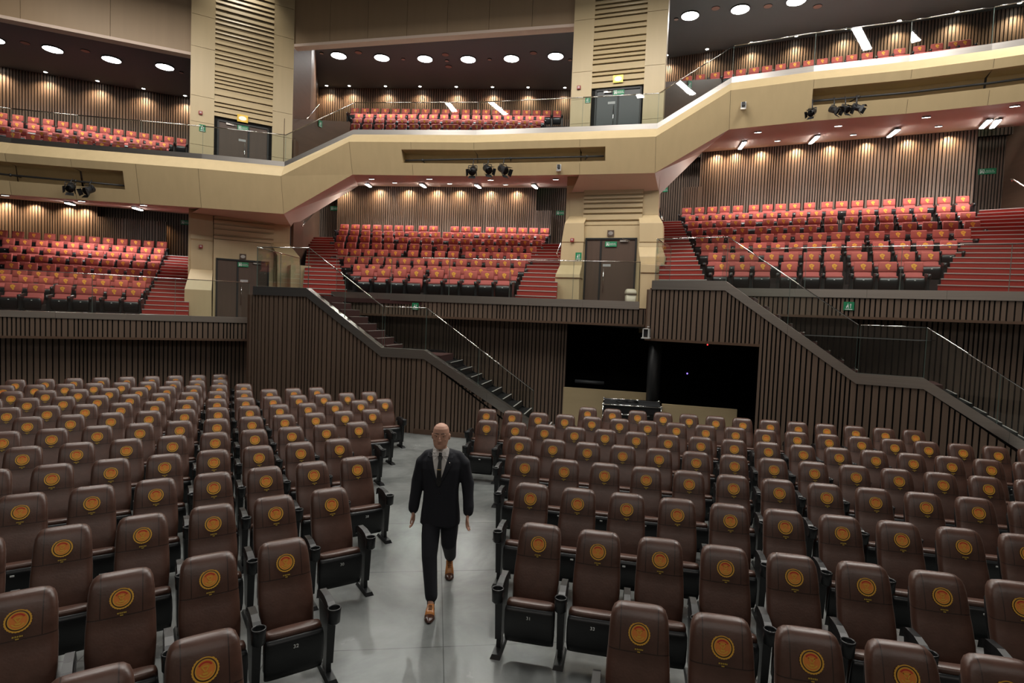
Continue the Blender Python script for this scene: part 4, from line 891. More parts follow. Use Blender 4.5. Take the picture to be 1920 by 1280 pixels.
# the seats that show smallest, upstairs and in the last row of the lowest terrace, as one object
mass = MB()
def bake(me, Mx, ofs):
    k = len(mass.v); mass.v += [tuple(Mx@v.co) for v in me.vertices]
    for p in me.polygons: mass.f.append(tuple(i+k for i in p.vertices)); mass.m.append(ofs[p.material_index]); mass.sm.append(p.use_smooth)
def bake_row(B, a, full=True):
    for i, p in enumerate(B):
        Mx = Matrix.Translation(p)@Matrix.Rotation(a, 4, 'Z')
        bake(RM_['headrest'], Mx, [0]); bake(RM_['backrest'], Mx, [1]); bake(RM_['seat_cushion'], Mx, [1]); bake(RM_['seat_pan'], Mx, [2]); bake(RM_['emblem'], Mx, [3, 4])
        bake(RM_['armrest'], Mx@Matrix.Translation((-.272, 0, 0)), [2])
    bake(RM_['armrest'], Mx@Matrix.Translation((.272, 0, 0)), [2])
for B0, B1, zf, k, B, a in umid+ulow+uhig: bake_row(B, a)
for t in low:
    if t[3] == 8: bake_row(t[4], t[5])
# one more partly hidden row on the high balcony
B = uhig[0][4]; nv = Vector((math.sin(uhig[0][5]), -math.cos(uhig[0][5]), 0))
bake_row([b+nv*1.1-Vector((0, 0, .72)) for b in B[9:]], uhig[0][5])
o = mass.build('fabric_seats_far', [FABRIC2, FABRIC, BLACKP, YEL, ORANGE]); tag(o, 'rows of small red seats on the upper balcony and the last row of the lowest terrace', 'red seat', None, 'stuff')

# ---------- tier floors under the rows
def tiers(name, T, ext0, ext1, zlow, depth=1.25, m=DARKFL, lastd=1.6):
    mb = MB()
    T = sorted(T, key=lambda t: t[2])
    for i, (B0, B1, zf, k, B, a) in enumerate(T):
        u = (B1-B0).normalized(); u.z = 0; b = Vector((-u.y, u.x, 0)); e0, e1 = B0-u*ext0, B1+u*ext1; dz = lastd if i == len(T)-1 else depth+.6
        f0, f1 = e0-b*.42, e1-b*.42; g0, g1 = e0+b*dz, e1+b*dz
        q = lambda p, z: Vector((p.x, p.y, z))
        mb.hexa([q(f0, zlow), q(f1, zlow), q(g1, zlow), q(g0, zlow)], [q(f0, zf), q(f1, zf), q(g1, zf), q(g0, zf)])
    return struct(mb.build(name, m))
tiers('floor_tiers_middle', [t for t in mid if t[3] > 1], .55, .55, 2.9); tiers('floor_tiers_high', [t for t in hig if t[3] > 1], .5, .5, 3.4); tiers('floor_tiers_low', [t for t in low if t[3] > 1], 3, .5, 2.0)
tiers('floor_tiers_upper_middle', umid, .6, 1.2, 10.2); tiers('floor_tiers_upper_low', ulow, 3, 1, 8.0); tiers('floor_tiers_upper_high', uhig, .6, 6, 13.1)

# ---------- carpeted stairs beside the seat blocks
def stairs(name, bl, br, tl, tr, n):
    """bl, br: front corners of the lowest tread; tl, tr: of the top tread"""
    mb = MB(); dz = (tl.z-bl.z)/n
    for i in range(n+1):
        f = i/n; g = (i+1)/n; a, b, c, d = bl.lerp(tl, f), br.lerp(tr, f), br.lerp(tr, g), bl.lerp(tl, g)
        lo = min(a.z, b.z)-.6; z = bl.z+dz*i; q = lambda p, zz: Vector((p.x, p.y, zz))
        mb.hexa([q(a, lo), q(b, lo), q(c, lo), q(d, lo)], [q(a, z), q(b, z), q(c, z), q(d, z)], 0)
        dn = (b-a).normalized(); dn = Vector((dn.y, -dn.x, 0))
        mb.hexa([q(a+dn*.012, z-.022), q(b+dn*.012, z-.022), q(b-dn*.03, z-.022), q(a-dn*.03, z-.022)], [q(a+dn*.012, z+.005), q(b+dn*.012, z+.005), q(b-dn*.03, z+.005), q(a-dn*.03, z+.005)], 1)
    return struct(mb.build(name, [CARPET, NOSING]))
def cz(px, Y, z):
    d = ray(px, 560); return Vector((d.x*Y/d.y, Y, z))
stairs('floor_stairs_middle', cz(566, 17.4, 3.42), cz(652, 17.2, 3.42), atz(578, 444, 6.3), atz(625, 444.5, 6.3), 17)
stairs('floor_stairs_middle', cz(962, 16.6, 3.42), cz(1042, 16.4, 3.42), atz(1003, 457, 6.1), atz(1052, 457, 6.1), 15)
stairs('floor_stairs_high', atz(1236, 524, 4.15), atz(1325, 524, 4.15), atz(1238, 415, 7.25), atz(1277, 414, 7.25), 17)
stairs('floor_stairs_high', atz(1752, 545, 4.0), atz(2060, 553, 4.0), atz(1836, 394, 7.3), atz(1990, 385, 7.3), 18)
def onF(off, deg, px, py):
    a = math.radians(deg); nn = Vector((-math.sin(a), math.cos(a), 0)); F = Frame((nn*off).x, (nn*off).y, deg); s, z = F.hit(px, py); return F.P(s, z)
stairs('floor_stairs_low', onF(20.9, 20, 262, 588), onF(20.9, 20, 352, 592), onF(29.8, 20, 311, 478), onF(29.8, 20, 362, 484), 17)
# ================================================================== SIGNS, DEVICES, BINS, CASE
def sign(F, px, py, w, h, label, kind='exit', off=.03, m=GREEN, name='safety_sign', cat='sign'):
    s, z = F.hit(px, py, off); r = empty(name, F.P(s, z, off)); tag(r, label, cat)
    part(MB().fbox(F, s-w/2, s+w/2, z-h/2, z+h/2, off-.012, off), 'sign_board', m, r)
    q = MB(); o = off+.002
    R = lambda a0, a1, b0, b1: q.quad(F.P(s+a0*w, z+b0*h, o), F.P(s+a1*w, z+b0*h, o), F.P(s+a1*w, z+b1*h, o), F.P(s+a0*w, z+b1*h, o))
    if kind == 'exit':      # door with running figure, two lines of lettering, as on the wide boards
        R(-.40, -.36, -.36, .36); R(-.40, -.16, .32, .36); R(-.20, -.16, -.36, .36); R(-.31, -.26, .12, .24); R(-.33, -.25, -.12, .1); R(-.36, -.30, -.3, -.12); R(-.26, -.21, -.3, -.12)
        t = text_mesh('sign_lettering', 'SALIDA DE\nEMERGENCIA', h*.25, WHITE); t.parent = r; t.location = F.P(s+.15*w, z+.02*h, o)-r.location; t.rotation_euler = (PI/2, 0, math.radians(F.deg)); t.scale = (.9, 1, 1)
    elif kind == 'square':  # arrow and running figure
        R(-.12, -.05, .12, .28); R(-.18, -.02, -.12, .1); R(-.24, -.16, -.26, -.02); R(-.06, .0, -.3, -.12); R(.14, .2, -.25, .28); q.quad(F.P(s+.08*w, z+.1*h, o), F.P(s+.26*w, z+.1*h, o), F.P(s+.17*w, z+.32*h, o))
        R(-.35, .35, -.44, -.36)
    elif kind == 'plaque':  # oval emblem on dark board
        q.add([F.P(s+.36*w*math.cos(t), z+.3*h*math.sin(t), o) for t in [2*PI*j/20 for j in range(20)]], [tuple(range(20))])
    part(q, 'sign_print', WHITE if kind != 'plaque' else STEEL, r); return r
sign(TT, 1145.5, 457.5, .38, .17, 'green exit sign with white lettering on the brown door of the middle terrace', off=.16)
sign(LT, 456, 496, .36, .17, 'green exit sign with white lettering on the brown door of the lowest terrace', off=.16)
sign(TT, 1160, 172.5, .36, .17, 'green exit sign on the dark grey upper door under the oval plaque', off=.0)
sign(LT, 455.5, 240, .36, .17, 'green exit sign on the brown upper door of the low tower', off=.0)
sign(TT, 1084.5, 480, .20, .24, 'green square escape sign on the pale pier beside the brown door', 'square', .32)
sign(CD, 778.5, 574, .19, .19, 'green square escape sign on the slatted front of the middle terrace', 'square', .07)
sign(RD, 1591.5, 573.5, .22, .2, 'green square escape sign on the slatted front of the highest terrace', 'square', .07)
sign(LT, 379.5, 240, .2, .24, 'green square sign on the low tower beside the upper brown door', 'square', .02)
sign(TT, 1102, 187, .17, .2, 'green square sign on the high tower beside the upper grey door', 'square', .02)
SPF = Frame(*px3(533, 222, 21.8)[:2], math.degrees(math.atan2(25.5-21.8, px3(655, 228, 25.5).x-px3(533, 222, 21.8).x)))
sign(SPF, 601, 232, .22, .26, 'green square sign on the brown upper parapet near the climbing glass', 'square', .04)
SPG = Frame(*px3(1222, 155, 19.6)[:2], math.degrees(math.atan2(22-19.6, px3(1352, 147, 22).x-px3(1222, 155, 19.6).x)))
sign(SPG, 1294, 158, .2, .24, 'green square sign on the brown upper parapet past the high tower', 'square', .04)
sign(LB2, 348, 417, .46, .24, 'green exit sign on the slatted wall above the lowest stairs', 'exit', .06)
sign(CB2, 627, 390.5, .5, .26, 'dim green exit sign in the dark corner left by the brown panel', 'exit', .06)['label'] = 'dim green exit sign in the dark corner behind the brown side panel'
sign(CB2, 1050, 399, .42, .24, 'green exit sign on the slats just behind the high tower', 'exit', .06)
sign(RB2, 1244, 356, .42, .22, 'green exit sign on slats beyond the high tower, above its stairs', 'exit', .06)
sign(RB2, 1851, 321, .6, .24, 'faint green exit sign in the dark recess of the highest terrace', 'exit', .06)
GLOWG = mat('lit_green', (.02, .5, .2), .5, emit=(.05, .8, .3), es=1.2)
p = RB2.P(RB2.s(1840, 251), RB2.z(1840, 251), 1.2); solo(MB().fbox(Frame(p.x, p.y, RB2.deg), -.16, .16, p.z-.12, p.z+.12, -.02, .02), 'exit_light', GLOWG, p, 'glowing green exit light hanging at the dark corner of the highest terrace', 'sign')
p = CB2.P(CB2.s(1015, 353.5), CB2.z(1015, 353.5), 1.0); solo(MB().fbox(Frame(p.x, p.y, CB2.deg), -.2, .2, p.z-.06, p.z+.06, -.02, .02), 'exit_light', GLOWG, p, 'glowing green exit light hanging by the middle rear slats', 'sign')
sign(TT, 1145, 437, .22, .20, 'dark plaque with pale oval emblem above the brown middle door', 'plaque', .15, DOORW, 'door_plaque', 'plaque')
sign(LT, 455.5, 481, .22, .20, 'dark plaque with pale oval emblem above the lowest brown door', 'plaque', .15, DOORW, 'door_plaque', 'plaque')
GILT = mat('gilt', (.55, .36, .06), .3, metal=.7)
sign(TT, 1159, 147.5, .32, .24, 'gilt-framed oval plaque over the grey upper door', 'plaque', .05, GILT, 'door_plaque', 'plaque')
sign(LT, 455, 222, .36, .26, 'gilt-framed oval plaque over the brown upper door', 'plaque', .05, GILT, 'door_plaque', 'plaque')
for F, x, y, off, where in ((LT, 376, 211.5, .02, 'low tower beside the upper brown door'), (TT, 1085.5, 164.5, .02, 'high tower beside the upper grey door'), (LT, 376.5, 462, .09, 'pale pier of the lowest terrace'), (TT, 1073, 450, .32, 'pale pier of the middle terrace')):
    s, z = F.hit(x, y, off); r = empty('fire_call_point', F.P(s, z, off)); tag(r, 'red fire call point on the '+where, 'alarm')
    part(MB().fbox(F, s-.06, s+.06, z-.06, z+.06, off-.02, off+.04), 'alarm_box', REDP, r, .008); part(MB().fbox(F, s-.03, s+.03, z-.02, z+.035, off+.04, off+.043), 'alarm_window', mat('alarm_window', (.5, .4, .4), .3), r)
# handrails
def handrail(pts, label):
    r = empty('handrail', pts[0]); tag(r, label, 'handrail'); part(MB().tube(pts, .024, 8), 'rail_tube', CHROME, r)
    for p in (pts[0].lerp(pts[1], .1), pts[-2].lerp(pts[-1], .9)): part(MB().tube([p, p+Vector((-.08 if p.x < 0 else .08, .05, -.06))], .012, 6), 'rail_bracket', CHROME, r)
handrail([px3(353, 501, 22), px3(353.5, 496, 22.2), px3(359, 471, 23)], 'short steel handrail beside the lowest stairs, against the low tower pier')
handrail([px3(567, 424, 23.3), px3(568, 421, 23.5), px3(602, 385, 26.2)], 'bright steel handrail climbing the brown side panel of the middle terrace')
handrail([px3(1045, 480, 19.6), px3(1044, 475, 19.6), px3(1052, 457, 20)], 'short steel handrail on the pier at the middle stairs')
handrail([px3(1234, 385, 20), px3(1241, 408, 19), px3(1241, 411, 18.9)], 'short steel handrail between the high tower and the high stairs')
handrail([px3(1896, 336, 19), px3(1901, 337, 18.8), px3(1935, 358, 17.5)], 'steel handrail on the brown wall of the highest terrace stairs')
handrail([px3(575, 223, 22.6), px3(598, 196, 23.6)], 'bright steel handrail on the upper brown side panel')
# waste bin
p = TT.P(TT.s(1187, 558), ZC, .75); r = empty('waste_bin', p); tag(r, 'beige plastic waste bin with a hooded lid beside the brown door', 'bin')
BEIGE = mat('beige_plastic', (.50, .45, .34), .45); q = p; w0, w1, hh = .15, .19, p.z
part(MB().sell([(p.z, p.x, p.y, .135, .12), (p.z+.48, p.x, p.y, .165, .15)], 20, 0, 7), 'bin_body', BEIGE, r)
part(MB().sell([(p.z+.48, p.x, p.y, .18, .165), (p.z+.56, p.x, p.y, .18, .165), (p.z+.64, p.x, p.y+.02, .15, .13), (p.z+.665, p.x, p.y+.03, .11, .08)], 20, 0, 5), 'bin_lid', BEIGE, r)
# pipes with stage lights in the balcony slots
LAMPBLK = mat('stage_light_black', (.015, .015, .017), .5)
def slot_pt(i, t, f, inn=.12): return face_pt(i, t, f)-ON[i]*inn
def pipe(pts, label, brackets):
    r = empty('lighting_pipe', pts[0]); tag(r, label, 'pipe'); part(MB().tube(pts, .03, 8), 'pipe_tube', LAMPBLK, r)
    for p in brackets: part(MB().tube([p, p+Vector((0, .4, .02))], .018, 6).ball(p, .05), 'pipe_bracket', LAMPBLK, r)
pm = [slot_pt(5, tpx(5, 757), .52), slot_pt(5, 1, .46), slot_pt(6, 1, .46), slot_pt(7, tpx(7, 1132), .46)]
pipe(pm, 'black lighting pipe in the slot of the middle balcony front', [pm[0].lerp(pm[1], .25), pm[1].lerp(pm[2], .35), pm[2].lerp(pm[3], .3)])
pl = [slot_pt(0, 0, .45), slot_pt(1, 0, .5), slot_pt(1, 1, .52), slot_pt(2, tpx(2, 228), .55)]
pipe(pl, 'black lighting pipe in the slot of the lowest balcony front', [pl[1], pl[2]])
ph = [slot_pt(9, tpx(9, 1528), .52), slot_pt(10, 0, .48), slot_pt(11, 0, .48), slot_pt(12, 0, .48), slot_pt(12, 1, .48)]
pipe(ph, 'black lighting pipe in the slot of the highest balcony front', [ph[0].lerp(ph[1], .5), ph[1].lerp(ph[2], .5)])
def stage_light(i, px, drop, turn, label, sc=1.0):
    hang = slot_pt(i, tpx(i, px), .5, .02)+ON[i]*.10; c = hang+ON[i]*.14-Vector((0, 0, drop)); r = empty('stage_light', hang); tag(r, label, 'spotlight', None)
    a = math.radians(turn); ax = Vector((math.sin(a), -math.cos(a), -.55)).normalized()
    sd = ax.cross(Vector((0, 0, 1))).normalized()
    part(MB().tube([hang, c+Vector((0, 0, .16*sc))], .016, 6).tube([c+Vector((0, 0, .16*sc))-sd*.14*sc, c+Vector((0, 0, .16*sc))+sd*.14*sc], .012, 6).tube([c+Vector((0, 0, .16*sc))+sd*.14*sc, c+sd*.14*sc], .012, 6).tube([c+Vector((0, 0, .16*sc))-sd*.14*sc, c-sd*.14*sc], .012, 6), 'yoke', LAMPBLK, r)
    part(MB().tube([c-ax*.17*sc, c-ax*.15*sc, c+ax*.12*sc, c+ax*.15*sc], [.06*sc, .115*sc, .115*sc, .125*sc], 14), 'lamp_body', LAMPBLK, r)
    L_ = MB(); up = sd.cross(ax).normalized()
    for d_, o_ in ((up, sd), (-up, sd), (sd, up), (-sd, up)):
        b = c+ax*.155*sc+d_*.12*sc; L_.hexa([b-o_*.1*sc, b+o_*.1*sc, b+o_*.1*sc+d_*.006, b-o_*.1*sc+d_*.006], [b-o_*.12*sc+ax*.13*sc+d_*.05*sc, b+o_*.12*sc+ax*.13*sc+d_*.05*sc, b+o_*.12*sc+ax*.13*sc+d_*.056*sc, b-o_*.12*sc+ax*.13*sc+d_*.056*sc])
    part(L_, 'barn_door', LAMPBLK, r)
stage_light(5, 891, .42, -5, 'black stage light hanging alone beside the other two on the middle pipe')
stage_light(6, 917, .38, 25, 'black stage light between its neighbours on the middle pipe')
stage_light(6, 946, .40, 40, 'black stage light at the high tower end of the cluster on the middle pipe', 1.0)
stage_light(9, 1545, .40, -45, 'black stage light on the highest pipe, first of the tight cluster from the slot end', .72)
stage_light(10, 1565, .38, 30, 'black stage light on the highest pipe, second of the tight cluster', .72)
stage_light(10, 1586, .38, 10, 'black stage light on the highest pipe, third of the tight cluster', .72)
stage_light(10, 1607, .36, 50, 'black stage light on the highest pipe, last of the tight cluster', .7)
stage_light(1, 143, .30, 30, 'black stage light on the lowest pipe, beneath its bracket', .95)
stage_light(2, 172, .34, -10, 'black stage light on the lowest pipe, nearer the low tower', .95)
def camera_box(i, px, py, label):
    n = (L1[i+1]-L1[i]).cross(L2[i]-L1[i]).normalized(); n = n if n.y < 0 else -n; d = ray(px, py); E0 = Vector((0, 0, EYE)); t = (L1[i]-E0).dot(n)/d.dot(n); p = E0+d*t+n*.02
    F = Frame(p.x, p.y, math.degrees(math.atan2(-n.x, -n.y))*-1+0); F = Frame(p.x, p.y, math.degrees(math.atan2(V[i+1].y-V[i].y, V[i+1].x-V[i].x)))
    r = empty('wall_camera', p); tag(r, label, 'camera')
    part(MB().fbox(F, -.07, .07, p.z-.11, p.z+.11, 0, .05), 'camera_housing', mat('pale_camera_grey', (.45, .45, .45), .4), r, .006)
    part(MB().fbox(F, -.045, .045, p.z-.03, p.z+.09, .05, .12), 'camera_lens', LAMPBLK, r, .01); part(MB().fbox(F, -.07, .07, p.z-.13, p.z-.10, 0, .14), 'camera_shelf', STEEL, r)
camera_box(7, 1048.5, 315, 'small white and black wall camera on the middle balcony front'); camera_box(9, 1394.5, 199, 'small white and black wall camera on the highest balcony front')
p = RW.P(hA+.03, RW.z(1216, 623), .1); F = Frame(p.x, p.y, RW.deg); r = empty('wall_camera', p); tag(r, 'white open-framed camera fixed at the corner under the high stair wall', 'camera')
fr = MB()
for a, b in ((-.08, -.055), (.055, .08)): fr.fbox(F, a, b, p.z-.13, p.z+.10, 0, .12)
fr.fbox(F, -.08, .08, p.z+.08, p.z+.10, 0, .12); fr.fbox(F, -.1, .1, p.z-.15, p.z-.12, 0, .14); part(fr, 'camera_frame', mat('white_metal', (.62, .62, .6), .4), r); part(MB().fbox(F, -.05, .05, p.z-.10, p.z+.07, .01, .09), 'camera_body', LAMPBLK, r); part(MB().tube([Vector((p.x, p.y, p.z+.1)), Vector((p.x, p.y, p.z+.14)), Vector((p.x+.06, p.y, p.z+.14))], .008, 6), 'camera_cable', mat('white_cable', (.6, .6, .6), .4), r)
# flight case
q0, q1, q2, q3 = atz(1131, 757, .98), atz(1240, 764, .98), atz(1236, 752.5, .98), atz(1133, 746, .98)
dz = Vector((0, 0, .88)); CASE = mat('black_case_board', (.02, .021, .022), .35); r = empty('flight_case', Vector((q0.x, q0.y, 0))); tag(r, 'long black flight case with silver edges standing behind the last seats', 'case')
g = [Vector((v.x, v.y, .10)) for v in (q0, q1, q2, q3)]; mid_ = [v+Vector((0, 0, .66)) for v in g]; topc = [Vector((v.x, v.y, .975)) for v in (q0, q1, q2, q3)]
part(MB().hexa(g, mid_), 'case_body', CASE, r); part(MB().hexa([v+Vector((0, 0, .01)) for v in mid_], topc), 'case_lid', CASE, r)
ed = MB()
for a, b in ((0, 1), (1, 2), (2, 3), (3, 0)):
    ed.tube([topc[a], topc[b]], .016, 6); ed.tube([mid_[a], mid_[b]], .018, 6); ed.tube([g[a], topc[a]], .016, 6); ed.tube([g[a], g[b]], .014, 6)
part(ed, 'case_edging', CHROME, r)
for v in g+topc: part(MB().ball(v, .032), 'corner_ball', CHROME, r)
ux = (q1-q0).normalized(); fn = Vector((ux.y, -ux.x, 0))
for f in (.12, .5, .86):
    c = mid_[0].lerp(mid_[1], f)+fn*.006; part(MB().hexa([c-ux*.07-Vector((0, 0, .07)), c+ux*.07-Vector((0, 0, .07)), c+ux*.07-Vector((0, 0, .07))+fn*.02, c-ux*.07-Vector((0, 0, .07))+fn*.02], [c-ux*.07+Vector((0, 0, .05)), c+ux*.07+Vector((0, 0, .05)), c+ux*.07+Vector((0, 0, .05))+fn*.02, c-ux*.07+Vector((0, 0, .05))+fn*.02]), 'latch', CHROME, r)
for v in g: part(MB().tube([Vector((v.x*.99+topc[(g.index(v)+2) % 4].x*.01, v.y*.99+topc[(g.index(v)+2) % 4].y*.01, .045))-ux*.02, Vector((v.x*.99+topc[(g.index(v)+2) % 4].x*.01, v.y, .045))+ux*.02], .045, 12), 'caster', BLACKP, r)
c = topc[0].lerp(topc[2], .42); rnd = random.Random(4); pts = [c+Vector((.28*math.cos(t*1.7)*(1-.03*t)+rnd.uniform(-.02, .02), .11*math.sin(t*1.7), .016+.006*t)) for t in [k*.35 for k in range(30)]]
solo(MB().tube(pts, .012, 6), 'cable_coil', BLACKM, pts[0], 'coiled black cable with metal connectors lying on the flight case', 'cable')
p = CP.P(CP.s(1100, 716), CP.z(1100, 718), -.25); solo(MB().tube([p-CP.u*.35, p+CP.u*.45], .055, 10), 'rolled_screen', mat('grey_roll', (.05, .055, .06), .5), p, 'grey horizontal roll behind the partition in the dark control opening', 'roll')
dm = mat('blue_led', (.1, .05, .6), .5, emit=(.25, .15, 1), es=3); dr = mat('red_led', (.5, .02, .02), .5, emit=(1, .05, .05), es=2)
for x, y, m_, lb in ((1288.5, 700, dm, 'tiny blue indicator light glowing in the dark control opening'), (1326.5, 646, dr, 'tiny red indicator light glowing in the dark control opening')):
    s, z = BK.hit(x, y, .03); pp = BK.P(s, z, .05); r = solo(MB().fbox(BK, s-.09, s+.09, z-.05, z+.05, .0, .04), 'indicator_box', BLACKP, pp, lb, 'device'); part_ = MB().ball((0, 0, 0), .025, 0, 8, 6).build('indicator_light', m_, r)
# loudspeaker-like black box on the upper walk by the low tower door, grey stand near the high balcony seats
p = LT.P(LT.s(519, 300), 7.68, .9); solo(MB().box(p.x-.22, p.x+.22, p.y-.15, p.y+.15, p.z, p.z+.26), 'equipment_box', BLACKP, p, 'small black box on the upper walk past the brown upper door', 'box', bevel=.02)
# ================================================================== THE WALKING MAN
SKIN = mat('skin', (.56, .31, .22), .5, spec=.4); NAVY = mat('dark_navy_wool', (.011, .012, .018), .85, noise=(60, .2)); SHIRT = mat('white_shirt', (.66, .64, .62), .75)
TIEM = mat('black_tie', (.008, .008, .009), .5); TAN = mat('tan_leather', (.44, .17, .045), .3); TOE = mat('burnished_toe', (.05, .018, .01), .25); EYEM = mat('dark_brow', (.035, .02, .015), .7); LIP = mat('lip', (.30, .12, .09), .5)
MX, MY = -.688, 5.93
man = empty('person', (MX, MY, 0), 0); tag(man, 'bald man in dark navy suit and tan shoes walking along the grey aisle', 'person')
def remesh(o, v, sm=4, f=.6):
    r = o.modifiers.new('remesh', 'REMESH'); r.mode = 'VOXEL'; r.voxel_size = v; r.use_smooth_shade = True
    if sm: s_ = o.modifiers.new('smooth', 'SMOOTH'); s_.iterations = sm; s_.factor = f
    return o
def limb(mb, pts, seg=14):
    """pts: (x, y, z, radius) chain with rounded ends"""
    mb.tube([p[:3] for p in pts], [p[3] for p in pts], seg)
    for p in pts: mb.ball(p[:3], p[3]*.985, 0, seg, 8)
HX, HY, HZ = -.018, -.045, 1.70
b = MB()
def hy(y): return HY+y
# skull, jaw, neck
b.sell([(HZ-.125, HX, hy(-.052), .033, .028), (HZ-.112, HX, hy(-.045), .054, .046), (HZ-.085, HX, hy(-.028), .070, .070), (HZ-.045, HX, hy(-.008), .079, .088), (HZ, HX, hy(.0), .084, .096), (HZ+.045, HX, hy(.004), .085, .099), (HZ+.085, HX, hy(.006), .077, .091), (HZ+.112, HX, hy(.008), .059, .070), (HZ+.128, HX, hy(.01), .031, .041), (HZ+.134, HX, hy(.01), .010, .014)], 28, 0, 2.25)
b.ball((HX, hy(.03), HZ+.02), (.082, .085, .095), 0, 24, 14)
limb(b, [(HX, hy(.03), HZ-.10, .056), (HX+.008, .005, 1.55, .062), (0, .02, 1.46, .075)], 20)
b.ball((HX, hy(-.100), HZ-.018), (.013, .022, .026)); b.ball((HX, hy(-.108), HZ-.032), (.019, .018, .014))      # nose
b.tube([(HX, hy(-.085), HZ+.025), (HX, hy(-.098), HZ-.01)], [.011, .013], 10)
b.ball((HX-.032, hy(-.078), HZ+.030), (.030, .018, .010)); b.ball((HX+.032, hy(-.078), HZ+.030), (.030, .018, .010))     # brows
b.ball((HX-.042, hy(-.060), HZ-.025), (.024, .026, .022)); b.ball((HX+.042, hy(-.060), HZ-.025), (.024, .026, .022))     # cheeks
b.ball((HX, hy(-.084), HZ-.066), (.026, .014, .008)); b.ball((HX, hy(-.070), HZ-.108), (.024, .020, .016))               # mouth, chin
for sx in (-1, 1):
    b.ball((HX+sx*.089, hy(.008), HZ-.005), (.010, .020, .033)); b.ball((HX+sx*.092, hy(.016), HZ+.010), (.008, .014, .018))
# trunk, arms, legs under the clothes
b.sell([(.82, 0, .01, .13, .10), (.95, 0, .01, .155, .115), (1.10, 0, .005, .145, .105), (1.30, 0, 0, .175, .115), (1.42, 0, .005, .17, .10), (1.50, 0, .01, .09, .07)], 24, 0, 2.5)
ARM = {-1: [(-.185, .01, 1.455, .05), (-.262, .045, 1.19, .042), (-.285, -.02, .93, .030), (-.284, -.032, .885, .026)], 1: [(.200, .01, 1.455, .05), (.285, .03, 1.19, .042), (.300, -.045, .93, .030), (.296, -.06, .885, .026)]}
for k in ARM: limb(b, ARM[k], 14)
LEG = {-1: [(-.085, 0, .90, .085), (-.078, -.20, .50, .055), (-.030, -.34, .14, .036), (-.022, -.39, .075, .032)], 1: [(.095, .02, .90, .085), (.092, .06, .53, .055), (.085, .43, .25, .036), (.072, .47, .17, .032)]}
for k in LEG: limb(b, LEG[k], 14)
# hands: palm, five fingers of different lengths, thumb from the side of the palm
def hand(sx, wx, wy, wz):
    F_ = Vector((-.10*sx, -.16, -1)).normalized(); S_ = Vector((0, -1, .12)); S_ = (S_-F_*S_.dot(F_)).normalized(); N_ = F_.cross(S_).normalized()*(1 if sx > 0 else -1)   # fingers down, thumb side forward, palm inwards
    w = Vector((wx, wy, wz)); pc = w+F_*.052
    P = lambda f, s_, n_: tuple(w+F_*f+S_*s_+N_*n_)
    for s_ in (-.028, -.009, .010, .028): limb(b, [P(.0, s_*.55, 0)+(.017,), P(.05, s_*.95, 0)+(.0155,), P(.088, s_, 0)+(.0115,)], 10)
    inward = -1 if True else 1
    for s_, L, cv in ((.030, .074, .55), (.010, .082, .65), (-.010, .076, .75), (-.029, .060, .85)):
        a = P(.088, s_, 0); d1 = (F_*math.cos(cv*.45)-N_*math.sin(cv*.45)); d2 = (F_*math.cos(cv*1.1)-N_*math.sin(cv*1.1)); d3 = (F_*math.cos(cv*1.7)-N_*math.sin(cv*1.7))
        p1 = Vector(a)+d1*L*.45+S_*s_*.12; p2 = p1+d2*L*.32; p3 = p2+d3*L*.23
        limb(b, [tuple(a)+(.0098,), tuple(p1)+(.0088,), tuple(p2)+(.0078,), tuple(p3)+(.0066,)], 8)
    t0 = w+F_*.022+S_*.024; t1 = t0+F_*.032+S_*.026-N_*.010; t2 = t1+F_*.030+S_*.006-N_*.010; t3 = t2+F_*.020-N_*.006
    limb(b, [tuple(t0)+(.0135,), tuple(t1)+(.0115,), tuple(t2)+(.0098,), tuple(t3)+(.0078,)], 8)
hand(-1, -.284, -.036, .876); hand(1, .296, -.064, .876)
body = b.build('body', SKIN, man); remesh(body, .0046, 3, .5)
# face details
fd = MB()
for sx in (-1, 1):
    fd.ball((HX+sx*.031, hy(-.086), HZ+.012), (.013, .006, .0055), 0, 10, 6)
    fd.tube([(HX+sx*.012, hy(-.096), HZ+.040), (HX+sx*.036, hy(-.093), HZ+.045), (HX+sx*.058, hy(-.072), HZ+.036)], .0036, 6)
fd.build('eyes_and_brows', EYEM, man)
MB().tube([(HX-.026, hy(-.090), HZ-.067), (HX, hy(-.0985), HZ-.064), (HX+.026, hy(-.090), HZ-.067)], .0035, 6).build('mouth_line', LIP, man)
# jacket: trunk and sleeves as one cloth
TR = [(.765, 0, .005, .212, .155), (.86, 0, .0, .206, .152), (1.00, 0, -.004, .190, .142), (1.12, 0, -.008, .184, .138), (1.25, 0, -.008, .196, .142), (1.36, 0, -.004, .214, .140), (1.44, 0, .002, .212, .120), (1.50, 0, .008, .172, .095), (1.545, -.004, .012, .095, .075)]
NS = 2.6
def chest(x, z, lift=0):
    for (z0, c0, y0, w0, d0), (z1, c1, y1, w1, d1) in zip(TR, TR[1:]):
        if z <= z1 or z1 == TR[-1][0]:
            t = max(0, min(1, (z-z0)/(z1-z0))); cx, cy, hw, ht = c0+(c1-c0)*t, y0+(y1-y0)*t, w0+(w1-w0)*t, d0+(d1-d0)*t
            u = min(.98, abs((x-cx)/hw)); return Vector((x, cy-ht*(1-u**NS)**(1/NS)-lift, z))
jk = MB(); jk.sell(TR, 32, 0, NS)
SL = {-1: [(-.07, .015, 1.505, .055), (-.150, .010, 1.475, .066), (-.205, .012, 1.40, .078), (-.256, .040, 1.19, .071), (-.283, -.015, .95, .059), (-.285, -.024, .912, .056)], 1: [(.07, .015, 1.505, .055), (.160, .010, 1.475, .066), (.220, .010, 1.40, .078), (.276, .028, 1.19, .071), (.298, -.040, .95, .059), (.298, -.050, .912, .056)]}
